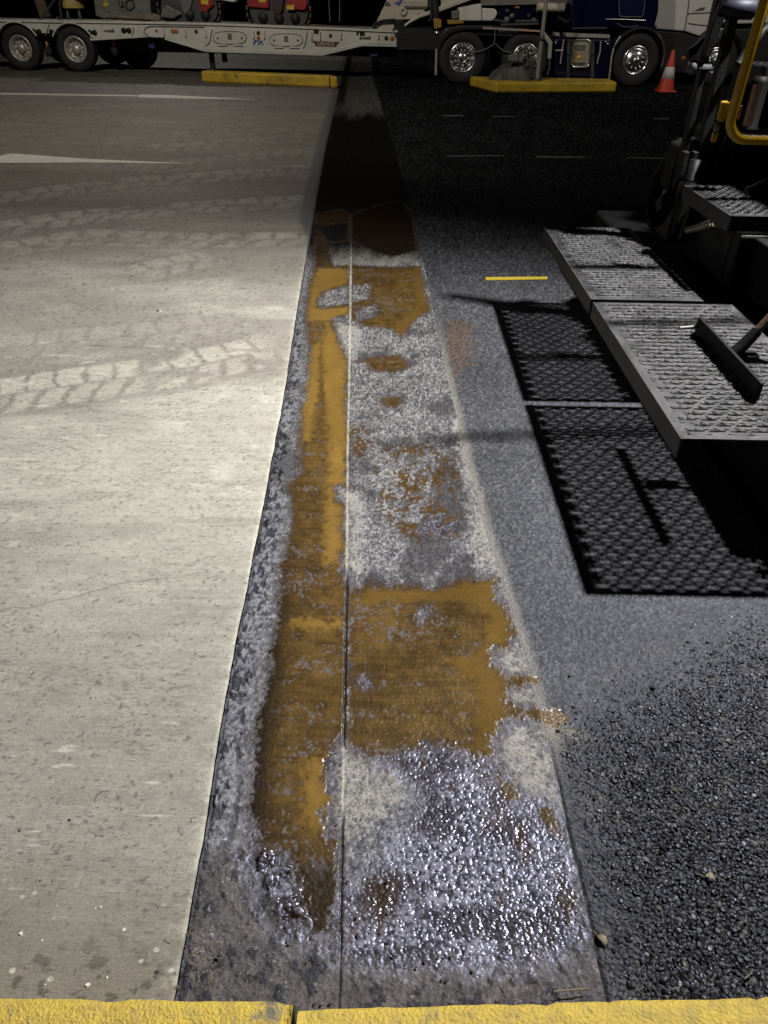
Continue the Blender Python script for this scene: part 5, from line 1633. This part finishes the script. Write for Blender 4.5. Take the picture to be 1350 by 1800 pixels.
# hull, hopper and roof posts further back
pm(MB().slab([(2.22, 4.80), (2.72, 5.75), (5.2, 5.75), (5.2, 4.80)], 0.40, 2.15), 'engine_hull', M_BLACK, 0.03)
pm(MB().box(1.88, 2.4, 4.62, 4.76, .78, 1.42), 'side_panel', M_BLACK, 0.02)
pm(MB().prism([(1.70, .53), (1.86, .53), (1.90, 1.18), (1.78, 1.10)], 4.60, 4.84), 'side_panel', M_BLACK, 0.015)
pm(MB().lathe([(0, 0), (.06, 0), (.06, .30), (.03, .32), (.03, .42), (0, .42)], (1.66, 4.40, .56), n=16, axis='Z'), 'hydraulic_ram', M_BLACK, 0)
for q_ in range(5):
    pm(MB().tube([(1.74 + .05 * q_, 4.42, .80), (1.72 + .06 * q_, 4.40, .98), (1.80 + .06 * q_, 4.5, 1.16), (1.86 + .05 * q_, 4.62, 1.22)], 0.016, 8), 'hydraulic_hose', M_BLACK, 0)
pm(MB().tube([(1.95, 4.4, 1.62), (2.05, 4.45, 1.55), (2.2, 4.5, 1.6)], .018, 8), 'cable', M_GREY, 0)
pm(MB().tube([(1.78, 4.45, 1.42), (1.88, 4.5, 1.56), (2.02, 4.55, 1.66), (2.2, 4.6, 1.68)], .022, 8), 'cable', M_MDARK, 0)
pm(MB().tube([(1.44, 3.36, 2.05), (2.1, 3.42, 2.06), (2.9, 3.6, 2.08)], .022, 10), 'control_rail', M_BLACK, 0)
pm(MB().box(2.24, 3.4, 3.3, 4.7, 1.96, 2.03), 'shade_slab', M_BLACK, 0.01)  # unseen slab added to keep light off the upper step
pm(MB().tube([(3.45, 4.6, 2.1), (3.45, 4.6, 5.5)], .04, 12), 'light_mast', M_BLACK, 0)
lh = pm(MB().box(3.25, 3.75, 4.0, 4.5, 5.42, 5.5), 'lamp_head', M_BLACK, 0.01)

# long-handled tool resting on the board
hp_ = G(1290, 622, PZ + .03)
hd = root('hand_tool', 'rusty brown tool handle slanting down onto the near grip plate', 'hand tool', (hp_[0], hp_[1], PZ))
MB().tube([(0.03, 0.01, 0.06), (0.10, 0.03, .15), (0.40, .12, .56)], 0.017, 12).build('handle', M_WOOD, hd)
MB().tube([(-0.01, .0, 0.022), (0.03, .01, .06), (0.075, .022, .118)], 0.026, 12, r1=0.022).build('socket', M_BLACK, hd)
MB().box(-.02, .10, -.02, .05, 0.008, 0.03).build('head', M_BLACK, hd, 0.008)

# ------------------------------------------------------------------ litter on the pavement
def leaf(px, py, L, ang, label):
    p = G(px, py)
    r = root('dry_leaf', label, 'leaf', (p[0], p[1], 0.005), ang, 'dry leaves on the pavement')
    vs_, fs = [], []
    for k in range(7):
        t = k / 6
        w = L * .24 * math.sin(math.pi * min(1, t * 1.02)) ** .8
        z = .006 * math.sin(t * 3)
        vs_ += [(t * L, -w, z + .004), (t * L, 0, z), (t * L, w, z + .006)]
    for k in range(6):
        for q in (0, 1):
            fs.append((k * 3 + q, k * 3 + 3 + q, k * 3 + 4 + q, k * 3 + 1 + q))
    b = MB()
    b.add(vs_, fs, True)
    b.build('blade', M_LEAF, r).modifiers.new('t', 'SOLIDIFY').thickness = .0012
    MB().tube([(-.012, 0, .002), (0, 0, .001)], .001, 6).build('stalk', M_LEAF, r)


leaf(1048, 1645, .030, -0.9, 'small yellowish dry leaf beside the gutter edge near the kerb')
leaf(1236, 1542, .026, -0.3, 'pale curled dry leaf lying among the black asphalt stones')

chips = MB()
straw = MB()


def chip(mb, x, y, z, r):
    vs_ = []
    for k in range(6):
        a = k * math.pi / 3 + random.uniform(-.3, .3)
        q = r * random.uniform(.7, 1.2)
        vs_.append((x + q * math.cos(a), y + q * math.sin(a), z))
    for k in range(6):
        vs_.append((x + (vs_[k][0] - x) * random.uniform(.4, .8), y + (vs_[k][1] - y) * random.uniform(.4, .8), z + r * random.uniform(.5, .9)))
    mb.add(vs_, [(k, (k + 1) % 6, 6 + (k + 1) % 6, 6 + k) for k in range(6)] + [(6, 7, 8, 9, 10, 11)])


for k in range(420):
    y = 0.63 + abs(random.gauss(0, .22)) if k < 260 else random.uniform(.7, 4.5)
    x = random.uniform(-1.2 - .3 * y, .44)
    chip(chips, x, y, 0.002 if x < -.45 else -.012, random.uniform(.0015, .0042))
for px, py, r_ in ((123, 1443, .006), (35, 1462, .004), (277, 1710, .006), (385, 1680, .006), (278, 548, .012), (1000, 1190, .008), (1238, 1560, .005)):
    p = G(px, py)
    chip(chips, p[0], p[1], .003, r_)
chips.build('gravel_chips', M_CHIP, kind='stuff')
wh = MB()
for k in range(22):
    y = 0.63 + abs(random.gauss(0, .20))
    chip(wh, random.uniform(-1.1, -.42), y, .004, random.uniform(.001, .0028))
for px, py, r_ in ((37, 1643, .006), (75, 1655, .004), (219, 1636, .005), (155, 1733, .006), (282, 548, .01), (1302, 1293, .0), (300, 830, .006)):
    p = G(px, py)
    if r_:
        chip(wh, p[0], p[1], .003, r_)
wh.build('gravel_pale_chips', M_CHIPW, kind='stuff')
for k in range(85):
    if k < 50:
        p = G(random.gauss(352, 20), random.uniform(1640, 1745))
    else:
        p = (random.uniform(-.4, 1.0), random.uniform(.63, .72 if k < 130 else 1.6))
    a, L = random.uniform(0, 6.3), random.uniform(.006, .022)
    z = random.uniform(0.001, .007)
    straw.tube([(p[0], p[1], z), (p[0] + L * .5 * math.cos(a), p[1] + L * .5 * math.sin(a), z + .003), (p[0] + L * math.cos(a + .3), p[1] + L * math.sin(a + .3), z)], .0006, 4)
for a, b in (((1292, 1296), (1306, 1290)), ((1306, 1725), (1318, 1715)), ((975, 1747), (1030, 1743))):
    A, B = G(*a), G(*b)
    straw.tube([(A[0], A[1], .012), (B[0], B[1], .014)], .0016, 5)
straw.build('straw_litter', M_STRAW, kind='stuff')
